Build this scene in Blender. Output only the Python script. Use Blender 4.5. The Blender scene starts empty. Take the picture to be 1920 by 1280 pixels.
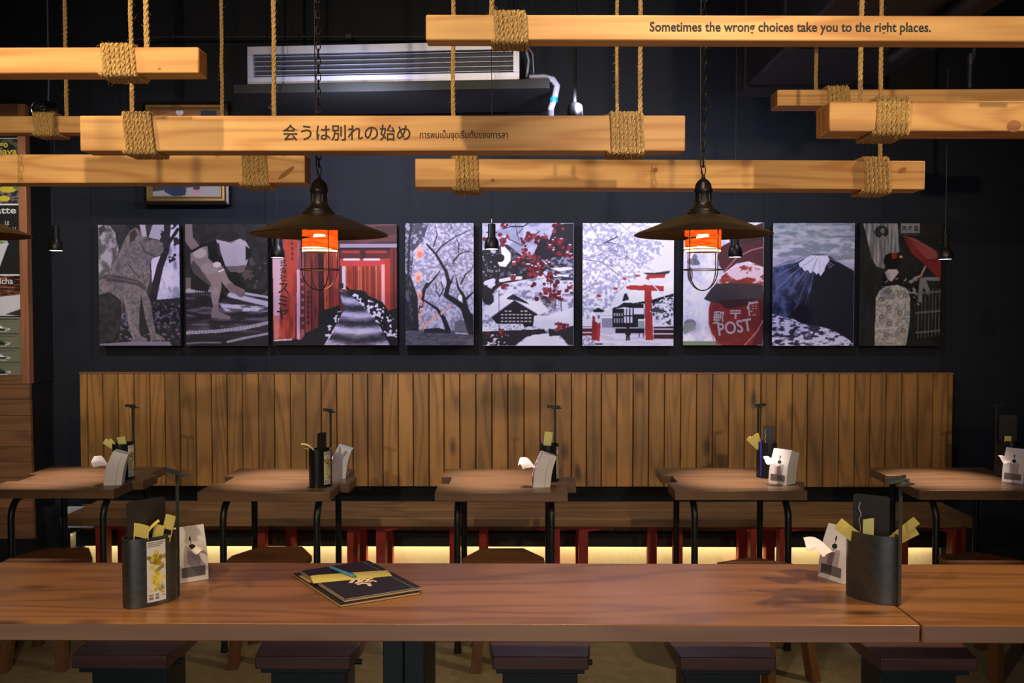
import bpy, bmesh, math, random
import numpy as np
from mathutils import Vector, Matrix
R = math.radians
random.seed(7)
SC = bpy.context.scene
COL = SC.collection

# ---------------------------------------------------------------- camera
FPX = 1762.0
PITCH, YAW = R(1.95), R(0.49)
EYE = Vector((0.0, 0.0, 1.575))
cd = bpy.data.cameras.new('camera')
cam = bpy.data.objects.new('camera', cd)
COL.objects.link(cam)
cam.location = EYE
cam.rotation_euler = (R(90) - PITCH, 0, YAW)
cd.sensor_width = 36.0
cd.lens = 36.0 * FPX / 1920.0
cd.clip_start = 0.05
SC.camera = cam
CAMROT = cam.rotation_euler.to_matrix()

# ---------------------------------------------------------------- world, exposure
w = bpy.data.worlds.new('world')
SC.world = w
w.use_nodes = True
w.node_tree.nodes['Background'].inputs[0].default_value = (0.75, 0.8, 1.0, 1)
w.node_tree.nodes['Background'].inputs[1].default_value = 0.03
vs = SC.view_settings
vs.view_transform = 'Standard'
vs.look = 'None'
vs.exposure = 0.0
vs.gamma = 1.0
vs.use_curve_mapping = False

# ---------------------------------------------------------------- lamps of the room and added fill
def spot(loc, target, power, color, size=60, blend=0.6, radius=0.04):
    l = bpy.data.lights.new('spot_light', 'SPOT')
    l.energy = power; l.color = color; l.spot_size = R(size); l.spot_blend = blend
    l.shadow_soft_size = radius
    o = bpy.data.objects.new('spot_light', l)
    COL.objects.link(o)
    o.location = loc
    o.rotation_euler = (Vector(target) - Vector(loc)).to_track_quat('-Z', 'Y').to_euler()
    return o
WARM = (1.0, 0.78, 0.50); COOL = (0.72, 0.76, 1.0); PINK = (1.0, 0.80, 0.70)
# cool spots hung at lamp height that wash the pictures
spot((-0.80, 4.30, 2.50), (-0.85, 5.5, 2.00), 74, COOL, 150, 1.0)
spot((0.27, 4.30, 2.50), (0.25, 5.5, 2.00), 92, COOL, 150, 1.0)
spot((-1.95, 4.30, 2.50), (-1.85, 5.5, 1.80), 20, COOL, 110, 1.0)
spot((1.30, 4.30, 2.50), (1.30, 5.5, 1.80), 30, COOL, 110, 1.0)
# warm ceiling spot in front of the hanging timbers
spot((-0.62, 0.75, 3.28), (-0.3, 2.6, 2.0), 120, WARM, 85, 0.6)
# warm spots further back in the room, over the camera, aimed at the timbers
spot((-1.6, -1.3, 2.9), (-1.3, 2.8, 2.25), 330, WARM, 40, 0.8)
spot((1.5, -1.3, 2.9), (1.2, 2.8, 2.3), 330, WARM, 40, 0.8)
# warm spots high on the sides that rake the long table
spot((3.1, 2.4, 3.2), (1.0, 2.7, 0.75), 300, (1.0, .76, .46), 56, 0.7)
spot((-1.9, 1.9, 3.2), (-1.0, 2.7, 0.75), 90, (1.0, .76, .46), 60, 0.8)
spot((0.35, 1.7, 3.25), (0.35, 2.7, 0.75), 75, (1.0, .84, .80), 46, 0.9)
# neutral spot added to brighten the menu board
spot((-2.7, 3.6, 3.2), (-3.0, 5.3, 1.7), 85, (1.0, .92, .84), 50, 0.8)
# soft area light added behind the camera to brighten the front faces
l = bpy.data.lights.new('added_fill_light', 'AREA'); l.shape = 'RECTANGLE'; l.size = 4.0; l.size_y = 1.8; l.energy = 46; l.color = (.98, .90, .95)
o = bpy.data.objects.new('added_fill_light', l); COL.objects.link(o); o.location = (0, -2.6, 1.3); o.rotation_euler = (R(90), 0, 0)

# ---------------------------------------------------------------- helpers
def at(px, py, Y):
    d = CAMROT @ Vector(((px - 960) / FPX, (640 - py) / FPX, -1))
    return EYE + d * (Y / d.y)
def atz(px, py, Z):
    d = CAMROT @ Vector(((px - 960) / FPX, (640 - py) / FPX, -1))
    return EYE + d * ((Z - EYE.z) / d.z)
def s2l(c):
    c = np.asarray(c, dtype=float)
    return np.where(c <= 0.04045, c / 12.92, ((c + 0.055) / 1.055) ** 2.4)
def srgb(r, g, b):
    v = s2l([r / 255, g / 255, b / 255])
    return (float(v[0]), float(v[1]), float(v[2]), 1.0)

class MB:
    def __init__(s): s.v = []; s.f = []
    def add(s, vs, fs):
        o = len(s.v); s.v += [tuple(v) for v in vs]; s.f += [tuple(i + o for i in f) for f in fs]; return s
    def box(s, c, d, M=None):
        x, y, z = d[0] / 2, d[1] / 2, d[2] / 2
        vs = [Vector((sx * x, sy * y, sz * z)) for sz in (-1, 1) for sy in (-1, 1) for sx in (-1, 1)]
        if M is not None: vs = [M @ v for v in vs]
        vs = [v + Vector(c) for v in vs]
        return s.add(vs, [(0, 2, 3, 1), (4, 5, 7, 6), (0, 1, 5, 4), (2, 6, 7, 3), (0, 4, 6, 2), (1, 3, 7, 5)])
    def box2(s, a, b):
        return s.box([(a[i] + b[i]) / 2 for i in range(3)], [abs(b[i] - a[i]) for i in range(3)])
    def prism(s, poly, lo, hi, axis='z'):
        def m(p, h):
            if axis == 'z': return (p[0], p[1], h)
            if axis == 'y': return (p[0], h, p[1])
            return (h, p[0], p[1])
        n = len(poly)
        vs = [m(p, lo) for p in poly] + [m(p, hi) for p in poly]
        return s.add(vs, [tuple(range(n))[::-1], tuple(range(n, 2 * n))] + [(i, (i + 1) % n, n + (i + 1) % n, n + i) for i in range(n)])
    def lathe(s, prof, n=32, c=(0, 0, 0), cap=True):
        vs = []; fs = []
        for r, z in prof:
            for k in range(n):
                a = 2 * math.pi * k / n
                vs.append((c[0] + r * math.cos(a), c[1] + r * math.sin(a), c[2] + z))
        for i in range(len(prof) - 1):
            for k in range(n):
                k2 = (k + 1) % n
                fs.append((i * n + k, i * n + k2, (i + 1) * n + k2, (i + 1) * n + k))
        if cap:
            fs.append(tuple(range(n))[::-1]); m = (len(prof) - 1) * n; fs.append(tuple(range(m, m + n)))
        return s.add(vs, fs)
    def tube(s, pts, r, n=8, closed=False, cap=True):
        pts = [Vector(p) for p in pts]; N = len(pts)
        T = []
        for i in range(N):
            if closed: t = pts[(i + 1) % N] - pts[i - 1]
            else: t = pts[min(i + 1, N - 1)] - pts[max(i - 1, 0)]
            T.append(t.normalized() if t.length > 1e-9 else Vector((0, 0, 1)))
        u = T[0].orthogonal().normalized()
        vs = []; fs = []
        for i in range(N):
            u = (u - T[i] * u.dot(T[i])); u.normalize(); b = T[i].cross(u)
            rr = r[i] if isinstance(r, (list, tuple)) else r
            for k in range(n):
                a = 2 * math.pi * k / n
                vs.append(pts[i] + u * (rr * math.cos(a)) + b * (rr * math.sin(a)))
        for i in range(N if closed else N - 1):
            j = (i + 1) % N
            for k in range(n):
                k2 = (k + 1) % n
                fs.append((i * n + k, i * n + k2, j * n + k2, j * n + k))
        if cap and not closed:
            fs.append(tuple(range(n))[::-1]); fs.append(tuple(range((N - 1) * n, N * n)))
        return s.add(vs, fs)
    def rope(s, pts, Rr, pitch=None, fuzz=0, rng=None):
        """a laid rope of three strands swept along a path"""
        pts = [Vector(p) for p in pts]
        pitch = pitch or Rr * 7
        seg = [0.0]
        for a, b in zip(pts, pts[1:]): seg.append(seg[-1] + (b - a).length)
        L = seg[-1]; step = pitch / 9; n = max(3, int(L / step))
        q = []; j = 0
        for i in range(n + 1):
            d = L * i / n
            while j < len(seg) - 2 and seg[j + 1] < d: j += 1
            t = (d - seg[j]) / max(1e-9, seg[j + 1] - seg[j]); q.append(pts[j].lerp(pts[j + 1], min(1, t)))
        T = [(q[min(i + 1, n)] - q[max(i - 1, 0)]).normalized() for i in range(n + 1)]
        u = T[0].orthogonal().normalized(); fr = []
        for i in range(n + 1):
            u = u - T[i] * u.dot(T[i]); u.normalize(); fr.append((u.copy(), T[i].cross(u)))
        for k in range(3):
            path = []
            for i in range(n + 1):
                a = 2 * math.pi * (L * i / n / pitch + k / 3.0)
                path.append(q[i] + (fr[i][0] * math.cos(a) + fr[i][1] * math.sin(a)) * Rr * 0.5)
            s.tube(path, Rr * 0.56, 5)
        if fuzz:
            rng = rng or random
            for _ in range(fuzz):
                i = rng.randrange(n + 1); a = rng.uniform(0, 6.283)
                d = (fr[i][0] * math.cos(a) + fr[i][1] * math.sin(a))
                p0 = q[i] + d * Rr * 0.8; ln = rng.uniform(.004, .018)
                t2 = T[i] * rng.uniform(-1, 1)
                p1 = p0 + (d + t2 * .6).normalized() * ln * .5; p2 = p1 + (d * .4 + t2 + Vector((0, 0, rng.uniform(-.6, .3)))).normalized() * ln * .6
                s.tube([p0, p1, p2], [.00035, .0003, .00015], 3, cap=False)
        return s
    def build(s, name, mat, parent=None, smooth=35, bevel=0, seg=2):
        me = bpy.data.meshes.new(name)
        me.from_pydata([tuple(v) for v in s.v], [], s.f)
        bm = bmesh.new(); bm.from_mesh(me)
        bmesh.ops.recalc_face_normals(bm, faces=bm.faces)
        bm.to_mesh(me); bm.free()
        if smooth is not None:
            me.shade_smooth()
            me.set_sharp_from_angle(angle=R(smooth))
        me.materials.append(mat)
        o = bpy.data.objects.new(name, me)
        COL.objects.link(o)
        if parent: o.parent = parent
        if bevel:
            b = o.modifiers.new('bevel', 'BEVEL'); b.width = bevel; b.segments = seg; b.limit_method = 'ANGLE'
            b.harden_normals = False
        return o

def tag(o, label, cat, group=None):
    o['label'] = label; o['category'] = cat
    if group: o['group'] = group
    return o
def thing(name, loc, label, cat, group=None, rz=0.0):
    o = bpy.data.objects.new(name, None); COL.objects.link(o)
    o.empty_display_size = 0.05
    o.location = loc; o.rotation_euler = (0, 0, rz)
    return tag(o, label, cat, group)
def structure(name, mb, mat, **k):
    o = mb.build(name, mat, **k); o['kind'] = 'structure'; return o
def copy_tree(o, parent=None):
    c = o.copy(); COL.objects.link(c)
    if parent: c.parent = parent
    for ch in list(o.children): copy_tree(ch, c)
    return c
def dup(root, loc, rz=None, label=None):
    c = copy_tree(root); c.location = loc
    if rz is not None: c.rotation_euler = (0, 0, rz)
    if label: c['label'] = label
    return c

# ---------------------------------------------------------------- materials
def newmat(name):
    m = bpy.data.materials.new(name); m.use_nodes = True
    nt = m.node_tree; return m, nt, nt.nodes['Principled BSDF']
def N(nt, t, **k):
    n = nt.nodes.new(t)
    for a, b in k.items(): setattr(n, a, b)
    return n
def plain(name, col, rough=0.5, metal=0.0, noise=0.15, nscale=30, bump=0.0, spec=0.5, **kw):
    m, nt, p = newmat(name)
    tc = N(nt, 'ShaderNodeTexCoord')
    nz = N(nt, 'ShaderNodeTexNoise'); nz.inputs['Scale'].default_value = nscale; nz.inputs['Detail'].default_value = 5
    nt.links.new(tc.outputs['Object'], nz.inputs['Vector'])
    mx = N(nt, 'ShaderNodeMix', data_type='RGBA')
    mx.inputs[6].default_value = tuple(c * (1 - noise) for c in col[:3]) + (1,)
    mx.inputs[7].default_value = tuple(min(1, c * (1 + noise)) for c in col[:3]) + (1,)
    nt.links.new(nz.outputs['Fac'], mx.inputs[0]); nt.links.new(mx.outputs[2], p.inputs['Base Color'])
    p.inputs['Roughness'].default_value = rough; p.inputs['Metallic'].default_value = metal
    p.inputs['Specular IOR Level'].default_value = spec
    if bump:
        b = N(nt, 'ShaderNodeBump'); b.inputs['Strength'].default_value = bump; b.inputs['Distance'].default_value = 0.004
        nt.links.new(nz.outputs['Fac'], b.inputs['Height']); nt.links.new(b.outputs['Normal'], p.inputs['Normal'])
    for a, v in kw.items(): p.inputs[a].default_value = v
    return m
def emis(name, col, strength):
    m, nt, p = newmat(name)
    p.inputs['Base Color'].default_value = col
    p.inputs['Emission Color'].default_value = col; p.inputs['Emission Strength'].default_value = strength
    return m
def wood(name, light, dark, axis=0, rough=0.45, fine=1.0, knots=0.5, ring=9.0, tint=False, bump=0.12, plank=0, spec=0.5, contrast=1.0, coat=0.0):
    """grain along the given axis; optional colour attribute 'tint' (brightness, offset, offset) per plank"""
    m, nt, p = newmat(name); L = nt.links.new
    tc = N(nt, 'ShaderNodeTexCoord'); oi = N(nt, 'ShaderNodeObjectInfo')
    off = N(nt, 'ShaderNodeVectorMath', operation='SCALE'); off.inputs[0].default_value = (7.1, 3.3, 5.7)
    L(oi.outputs['Random'], off.inputs['Scale'])
    add = N(nt, 'ShaderNodeVectorMath', operation='ADD'); L(tc.outputs['Object'], add.inputs[0]); L(off.outputs[0], add.inputs[1])
    vec = add.outputs[0]; at_ = None
    if tint:
        at_ = N(nt, 'ShaderNodeAttribute', attribute_name='tint')
        sc = N(nt, 'ShaderNodeVectorMath', operation='SCALE'); sc.inputs['Scale'].default_value = 20.0
        L(at_.outputs['Vector'], sc.inputs[0])
        a2 = N(nt, 'ShaderNodeVectorMath', operation='ADD'); L(vec, a2.inputs[0]); L(sc.outputs[0], a2.inputs[1]); vec = a2.outputs[0]
    def scaled(al, ac):
        mp = N(nt, 'ShaderNodeMapping'); s = [ac, ac, ac]; s[axis] = al
        mp.inputs['Scale'].default_value = s; L(vec, mp.inputs['Vector']); return mp.outputs[0]
    def noise(v, scale, detail=4, dist=0.0):
        n = N(nt, 'ShaderNodeTexNoise'); n.inputs['Scale'].default_value = scale; n.inputs['Detail'].default_value = detail
        n.inputs['Distortion'].default_value = dist; L(v, n.inputs['Vector']); return n.outputs['Fac']
    def math_(op, a, b=None, clamp=False):
        n = N(nt, 'ShaderNodeMath', operation=op); n.use_clamp = clamp
        for i, x in enumerate((a, b)):
            if x is None: continue
            if isinstance(x, (int, float)): n.inputs[i].default_value = x
            else: L(x, n.inputs[i])
        return n.outputs[0]
    broad = noise(scaled(0.5, 4.5), 1.0, 2, 0.3)
    rings = math_('SINE', math_('MULTIPLY', broad, ring * 12))
    rings = math_('MULTIPLY_ADD', rings, 0.5); rings.node.inputs[2].default_value = 0.5
    rings = math_('POWER', rings, 2.5)
    fib = noise(scaled(3 * fine, 120 * fine), 1.0, 4)
    blotch = noise(scaled(1.2, 4), 1.0, 3)
    vor = N(nt, 'ShaderNodeTexVoronoi'); vor.inputs['Scale'].default_value = 1.0
    L(scaled(2.2, 5.0), vor.inputs['Vector'])
    kn = N(nt, 'ShaderNodeMapRange'); kn.inputs[1].default_value = 0.05; kn.inputs[2].default_value = 0.16
    kn.inputs[3].default_value = 1.0; kn.inputs[4].default_value = 0.0; L(vor.outputs['Distance'], kn.inputs[0])
    f = math_('MULTIPLY', rings, 0.38 * contrast)
    f = math_('ADD', f, math_('MULTIPLY', math_('SUBTRACT', fib, 0.35), 0.55 * contrast))
    f = math_('ADD', f, math_('MULTIPLY', math_('SUBTRACT', blotch, 0.4), 0.7 * contrast))
    f = math_('ADD', f, math_('MULTIPLY', kn.outputs[0], knots), clamp=True)
    mx = N(nt, 'ShaderNodeMix', data_type='RGBA'); mx.inputs[6].default_value = light; mx.inputs[7].default_value = dark
    L(f, mx.inputs[0]); colr = mx.outputs[2]
    if tint:
        sp = N(nt, 'ShaderNodeSeparateColor'); L(at_.outputs['Color'], sp.inputs[0])
        br = N(nt, 'ShaderNodeMapRange'); br.inputs[3].default_value = 0.84; br.inputs[4].default_value = 1.14; L(sp.outputs[0], br.inputs[0])
        vm = N(nt, 'ShaderNodeVectorMath', operation='SCALE'); L(colr, vm.inputs[0]); L(br.outputs[0], vm.inputs['Scale']); colr = vm.outputs[0]
    L(colr, p.inputs['Base Color'])
    p.inputs['Roughness'].default_value = rough; p.inputs['Specular IOR Level'].default_value = spec
    p.inputs['Coat Weight'].default_value = coat; p.inputs['Coat Roughness'].default_value = 0.25
    b = N(nt, 'ShaderNodeBump'); b.inputs['Strength'].default_value = bump; b.inputs['Distance'].default_value = 0.002
    L(fib, b.inputs['Height']); L(b.outputs['Normal'], p.inputs['Normal'])
    return m

M = {}
M['beam'] = wood('pine_timber', srgb(235, 184, 112), srgb(176, 106, 48), 0, rough=0.6, knots=0.6, ring=7, contrast=1.0)
M['beam_end'] = wood('pine_end_grain', srgb(190, 130, 60), srgb(110, 66, 28), 2, rough=0.8, knots=0)
M['table'] = wood('stained_tabletop', srgb(168, 114, 66), srgb(80, 50, 28), 0, rough=0.33, knots=0.6, ring=4, contrast=0.95, coat=0.3)
M['smalltable'] = wood('stained_small_tabletop', srgb(116, 86, 58), srgb(62, 44, 30), 0, rough=0.38, knots=0.4, ring=4, contrast=0.8, coat=0.2)
M['edge'] = wood('sheen_table_edge', srgb(160, 126, 104), srgb(104, 78, 64), 0, rough=0.5, knots=0.2, ring=3, contrast=0.6)  # cool sheen of the front edge put into a greyer wood colour
M['bench'] = wood('oiled_bench_wood', srgb(168, 124, 74), srgb(96, 66, 36), 0, rough=0.42, knots=0.4, ring=4)
M['panel'] = wood('stained_pine_boards', srgb(164, 116, 56), srgb(74, 48, 21), 2, rough=0.5, knots=0.6, ring=5, tint=True, contrast=0.95)
M['hpanel'] = wood('stained_pine_boards_flat', srgb(150, 104, 66), srgb(84, 54, 34), 0, rough=0.5, knots=0.4, ring=5, tint=True)
M['frame_wood'] = wood('menu_frame_wood', srgb(176, 116, 76), srgb(120, 72, 44), 2, rough=0.5, knots=0.1, ring=3)
M['stool_dark'] = wood('dark_stool_wood', srgb(112, 78, 72), srgb(64, 42, 42), 0, rough=0.38, knots=0.2, ring=4, coat=0.2)
M['stool_brown'] = wood('brown_stool_wood', srgb(110, 68, 40), srgb(62, 36, 22), 0, rough=0.5, knots=0.2, ring=4)
M['leg_wood'] = wood('pale_stool_leg', srgb(98, 62, 32), srgb(62, 38, 20), 2, rough=0.5, knots=0.1, ring=4)
M['red'] = wood('red_painted_wood', srgb(190, 62, 44), srgb(142, 36, 28), 2, rough=0.55, knots=0.0, ring=3, contrast=0.6)
M['wall'] = plain('black_blue_wall', srgb(22, 26, 35), 0.75, noise=0.25, nscale=9, bump=0.2, spec=0.3)
M['ceil'] = plain('black_ceiling', srgb(22, 24, 26), 0.8, noise=0.3, nscale=6, spec=0.2)
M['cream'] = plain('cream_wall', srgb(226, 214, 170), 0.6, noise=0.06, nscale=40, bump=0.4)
M['kick'] = plain('black_kickboard', srgb(30, 30, 28), 0.5, noise=0.2)
M['floor'] = plain('brown_concrete_floor', srgb(114, 104, 80), 0.55, noise=0.5, nscale=18, bump=0.3)
M['steel'] = plain('black_tube_steel', srgb(30, 36, 36), 0.35, metal=0.3, noise=0.2)
M['pedestal'] = plain('teal_black_steel', srgb(30, 44, 48), 0.45, metal=0.1, noise=0.2)
M['rawsteel'] = plain('raw_dark_steel', srgb(92, 96, 94), 0.36, metal=0.8, noise=0.35, nscale=60)
M['rod'] = plain('grey_steel_bar', srgb(84, 92, 92), 0.4, metal=0.6, noise=0.2)
M['bronze'] = plain('dark_bronze', srgb(52, 44, 40), 0.35, metal=0.6, noise=0.25, nscale=25)
M['shade'] = plain('brown_enamel_shade', srgb(58, 45, 29), 0.45, metal=0.3, noise=0.25, nscale=12)
M['blackplastic'] = plain('black_matte_metal', srgb(24, 24, 26), 0.4, noise=0.1)
M['wire'] = plain('black_cable', srgb(24, 24, 28), 0.5, noise=0.1)
M['white'] = plain('white_card', srgb(232, 228, 228), 0.55, noise=0.03)
M['tissue'] = plain('soft_tissue', srgb(246, 238, 236), 0.8, noise=0.02)
M['greyprint'] = plain('grey_print', srgb(110, 104, 104), 0.5, noise=0.1)
M['palegrey'] = plain('pale_grey_print', srgb(176, 170, 176), 0.5, noise=0.1)
M['ink'] = plain('black_ink', srgb(22, 18, 18), 0.6, noise=0.05)
M['brownink'] = plain('burnt_brown_ink', srgb(58, 36, 24), 0.7, noise=0.1)
M['yellow'] = plain('yellow_paper', srgb(236, 218, 116), 0.5, noise=0.08)
M['paleyellow'] = plain('pale_green_yellow_paper', srgb(218, 216, 140), 0.5, noise=0.06)
M['board'] = plain('black_menu_card', srgb(36, 34, 32), 0.5, noise=0.1)
M['cover'] = plain('black_menu_cover', srgb(34, 30, 38), 0.5, noise=0.1, nscale=200)
M['pages'] = plain('cream_pages', srgb(206, 172, 120), 0.6, noise=0.15, nscale=120)
M['clear'] = plain('clear_plastic_edge', srgb(150, 156, 150), 0.15, noise=0.1)
M['pen'] = plain('blue_pen_plastic', srgb(90, 175, 225), 0.25, noise=0.05)
M['bluepen'] = plain('deep_blue_pen', srgb(54, 54, 190), 0.3, noise=0.05)
M['chrome'] = plain('chrome', srgb(210, 215, 225), 0.15, metal=1.0, noise=0.03)
M['galv'] = plain('galvanised_steel', srgb(176, 180, 205), 0.4, metal=0.5, noise=0.1)
M['fins'] = plain('dark_coil_fins', srgb(46, 50, 60), 0.5, metal=0.5, noise=0.2)
M['duct'] = plain('black_painted_duct', srgb(40, 42, 50), 0.55, noise=0.3, nscale=5)
M['tray'] = plain('black_painted_tray', srgb(20, 22, 24), 0.6, noise=0.3, nscale=12)
M['insul'] = plain('grey_pipe_insulation', srgb(140, 138, 150), 0.7, noise=0.1)
M['bluetape'] = plain('turquoise_tape', srgb(20, 130, 170), 0.4)
M['gold'] = plain('gold_leaf_frame', srgb(140, 110, 60), 0.4, metal=0.6, noise=0.3, nscale=80)
M['cream_print'] = plain('cream_logo_print', srgb(236, 206, 180), 0.6)
M['whiteprint'] = plain('white_print', srgb(225, 225, 222), 0.6)
M['yellowprint'] = plain('yellow_print', srgb(216, 206, 70), 0.6)
M['darkred_print'] = plain('dark_print', srgb(40, 22, 30), 0.6)
M['greyembossed'] = plain('grey_raised_print', srgb(176, 160, 172), 0.6)
M['socket'] = plain('white_socket_plastic', srgb(215, 220, 225), 0.5)
M['gloss'] = plain('glossy_black_stone', srgb(34, 36, 38), 0.18, noise=0.9, nscale=18)
M['led'] = emis('warm_led_strip', (1.0, 0.80, 0.52, 1), 30)
M['spotlens'] = emis('lit_spot_lens', (0.95, 0.92, 1.0, 1), 12)
M['bulb'] = emis('lit_bulb', (1.0, 0.62, 0.28, 1), 40)
def rope_mat():
    m, nt, p = newmat('jute_rope'); L = nt.links.new
    tc = N(nt, 'ShaderNodeTexCoord'); nz = N(nt, 'ShaderNodeTexNoise'); nz.inputs['Scale'].default_value = 260; nz.inputs['Detail'].default_value = 3
    L(tc.outputs['Object'], nz.inputs['Vector'])
    r = N(nt, 'ShaderNodeValToRGB'); r.color_ramp.elements[0].position = .3; r.color_ramp.elements[1].position = .7
    r.color_ramp.elements[0].color = srgb(150, 112, 60); r.color_ramp.elements[1].color = srgb(228, 192, 128)
    L(nz.outputs['Fac'], r.inputs[0]); L(r.outputs[0], p.inputs['Base Color']); p.inputs['Roughness'].default_value = 0.9
    p.inputs['Specular IOR Level'].default_value = 0.1
    b = N(nt, 'ShaderNodeBump'); b.inputs['Strength'].default_value = .5; b.inputs['Distance'].default_value = .001
    L(nz.outputs['Fac'], b.inputs['Height']); L(b.outputs['Normal'], p.inputs['Normal'])
    return m
M['rope'] = rope_mat()
def veneer_mat():
    m, nt, p = newmat('amber_veneer'); L = nt.links.new
    tc = N(nt, 'ShaderNodeTexCoord'); mp = N(nt, 'ShaderNodeMapping'); mp.inputs['Scale'].default_value = (6, 6, 120)
    nz = N(nt, 'ShaderNodeTexNoise'); nz.inputs['Scale'].default_value = 4; nz.inputs['Detail'].default_value = 4; nz.inputs['Distortion'].default_value = .6
    L(tc.outputs['Object'], mp.inputs[0]); L(mp.outputs[0], nz.inputs['Vector'])
    r = N(nt, 'ShaderNodeValToRGB'); r.color_ramp.elements[0].position = .35; r.color_ramp.elements[1].position = .65
    r.color_ramp.elements[0].color = (0.05, 0.004, 0.001, 1); r.color_ramp.elements[1].color = (0.36, 0.045, 0.008, 1)
    L(nz.outputs['Fac'], r.inputs[0])
    tr = N(nt, 'ShaderNodeBsdfTranslucent'); L(r.outputs[0], tr.inputs[0]); df = N(nt, 'ShaderNodeBsdfDiffuse'); L(r.outputs[0], df.inputs[0])
    ms = N(nt, 'ShaderNodeMixShader'); ms.inputs[0].default_value = .4; L(tr.outputs[0], ms.inputs[1]); L(df.outputs[0], ms.inputs[2])
    L(ms.outputs[0], nt.nodes['Material Output'].inputs[0]); return m
M['veneer'] = veneer_mat()
def frosted_mat():
    m, nt, p = newmat('frosted_glass_ring'); tr = N(nt, 'ShaderNodeBsdfTranslucent'); tr.inputs[0].default_value = (.95, .72, .45, 1)
    nt.links.new(tr.outputs[0], nt.nodes['Material Output'].inputs[0]); return m
M['frosted'] = frosted_mat()
M['knot'] = wood('dark_knot', srgb(176, 116, 60), srgb(112, 66, 32), 0, rough=0.7, knots=0.8, ring=9)
def art_mat():
    m, nt, p = newmat('canvas_print'); a = N(nt, 'ShaderNodeAttribute', attribute_name='art')
    nt.links.new(a.outputs['Color'], p.inputs['Base Color']); p.inputs['Roughness'].default_value = .6
    p.inputs['Specular IOR Level'].default_value = .25
    return m
M['art'] = art_mat()

# ---------------------------------------------------------------- lettering
def lettering(body, size, mat, parent, loc, rot=(R(90), 0, 0), width=None, bold=0.0, name='lettering', vertical=False, align='LEFT'):
    cu = bpy.data.curves.new('text_source', 'FONT'); cu.body = body; cu.size = size; cu.extrude = 0.0002
    cu.offset = bold; cu.align_x = align; cu.resolution_u = 3
    if vertical: cu.space_line = 0.95
    t = bpy.data.objects.new('text_source', cu); COL.objects.link(t)
    bpy.context.view_layer.update()
    me = bpy.data.meshes.new_from_object(t.evaluated_get(bpy.context.evaluated_depsgraph_get()))
    COL.objects.unlink(t); bpy.data.objects.remove(t)
    me.name = name; me.materials.clear(); me.materials.append(mat)
    if width and len(me.vertices):
        co = np.zeros(len(me.vertices) * 3); me.vertices.foreach_get('co', co); co = co.reshape(-1, 3)
        x0, x1 = co[:, 0].min(), co[:, 0].max(); k = width / (x1 - x0)
        co[:, 0] = (co[:, 0] - x0) * k; me.vertices.foreach_set('co', co.ravel())
    o = bpy.data.objects.new(name, me); COL.objects.link(o); o.parent = parent; o.location = loc; o.rotation_euler = rot
    return o

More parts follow.
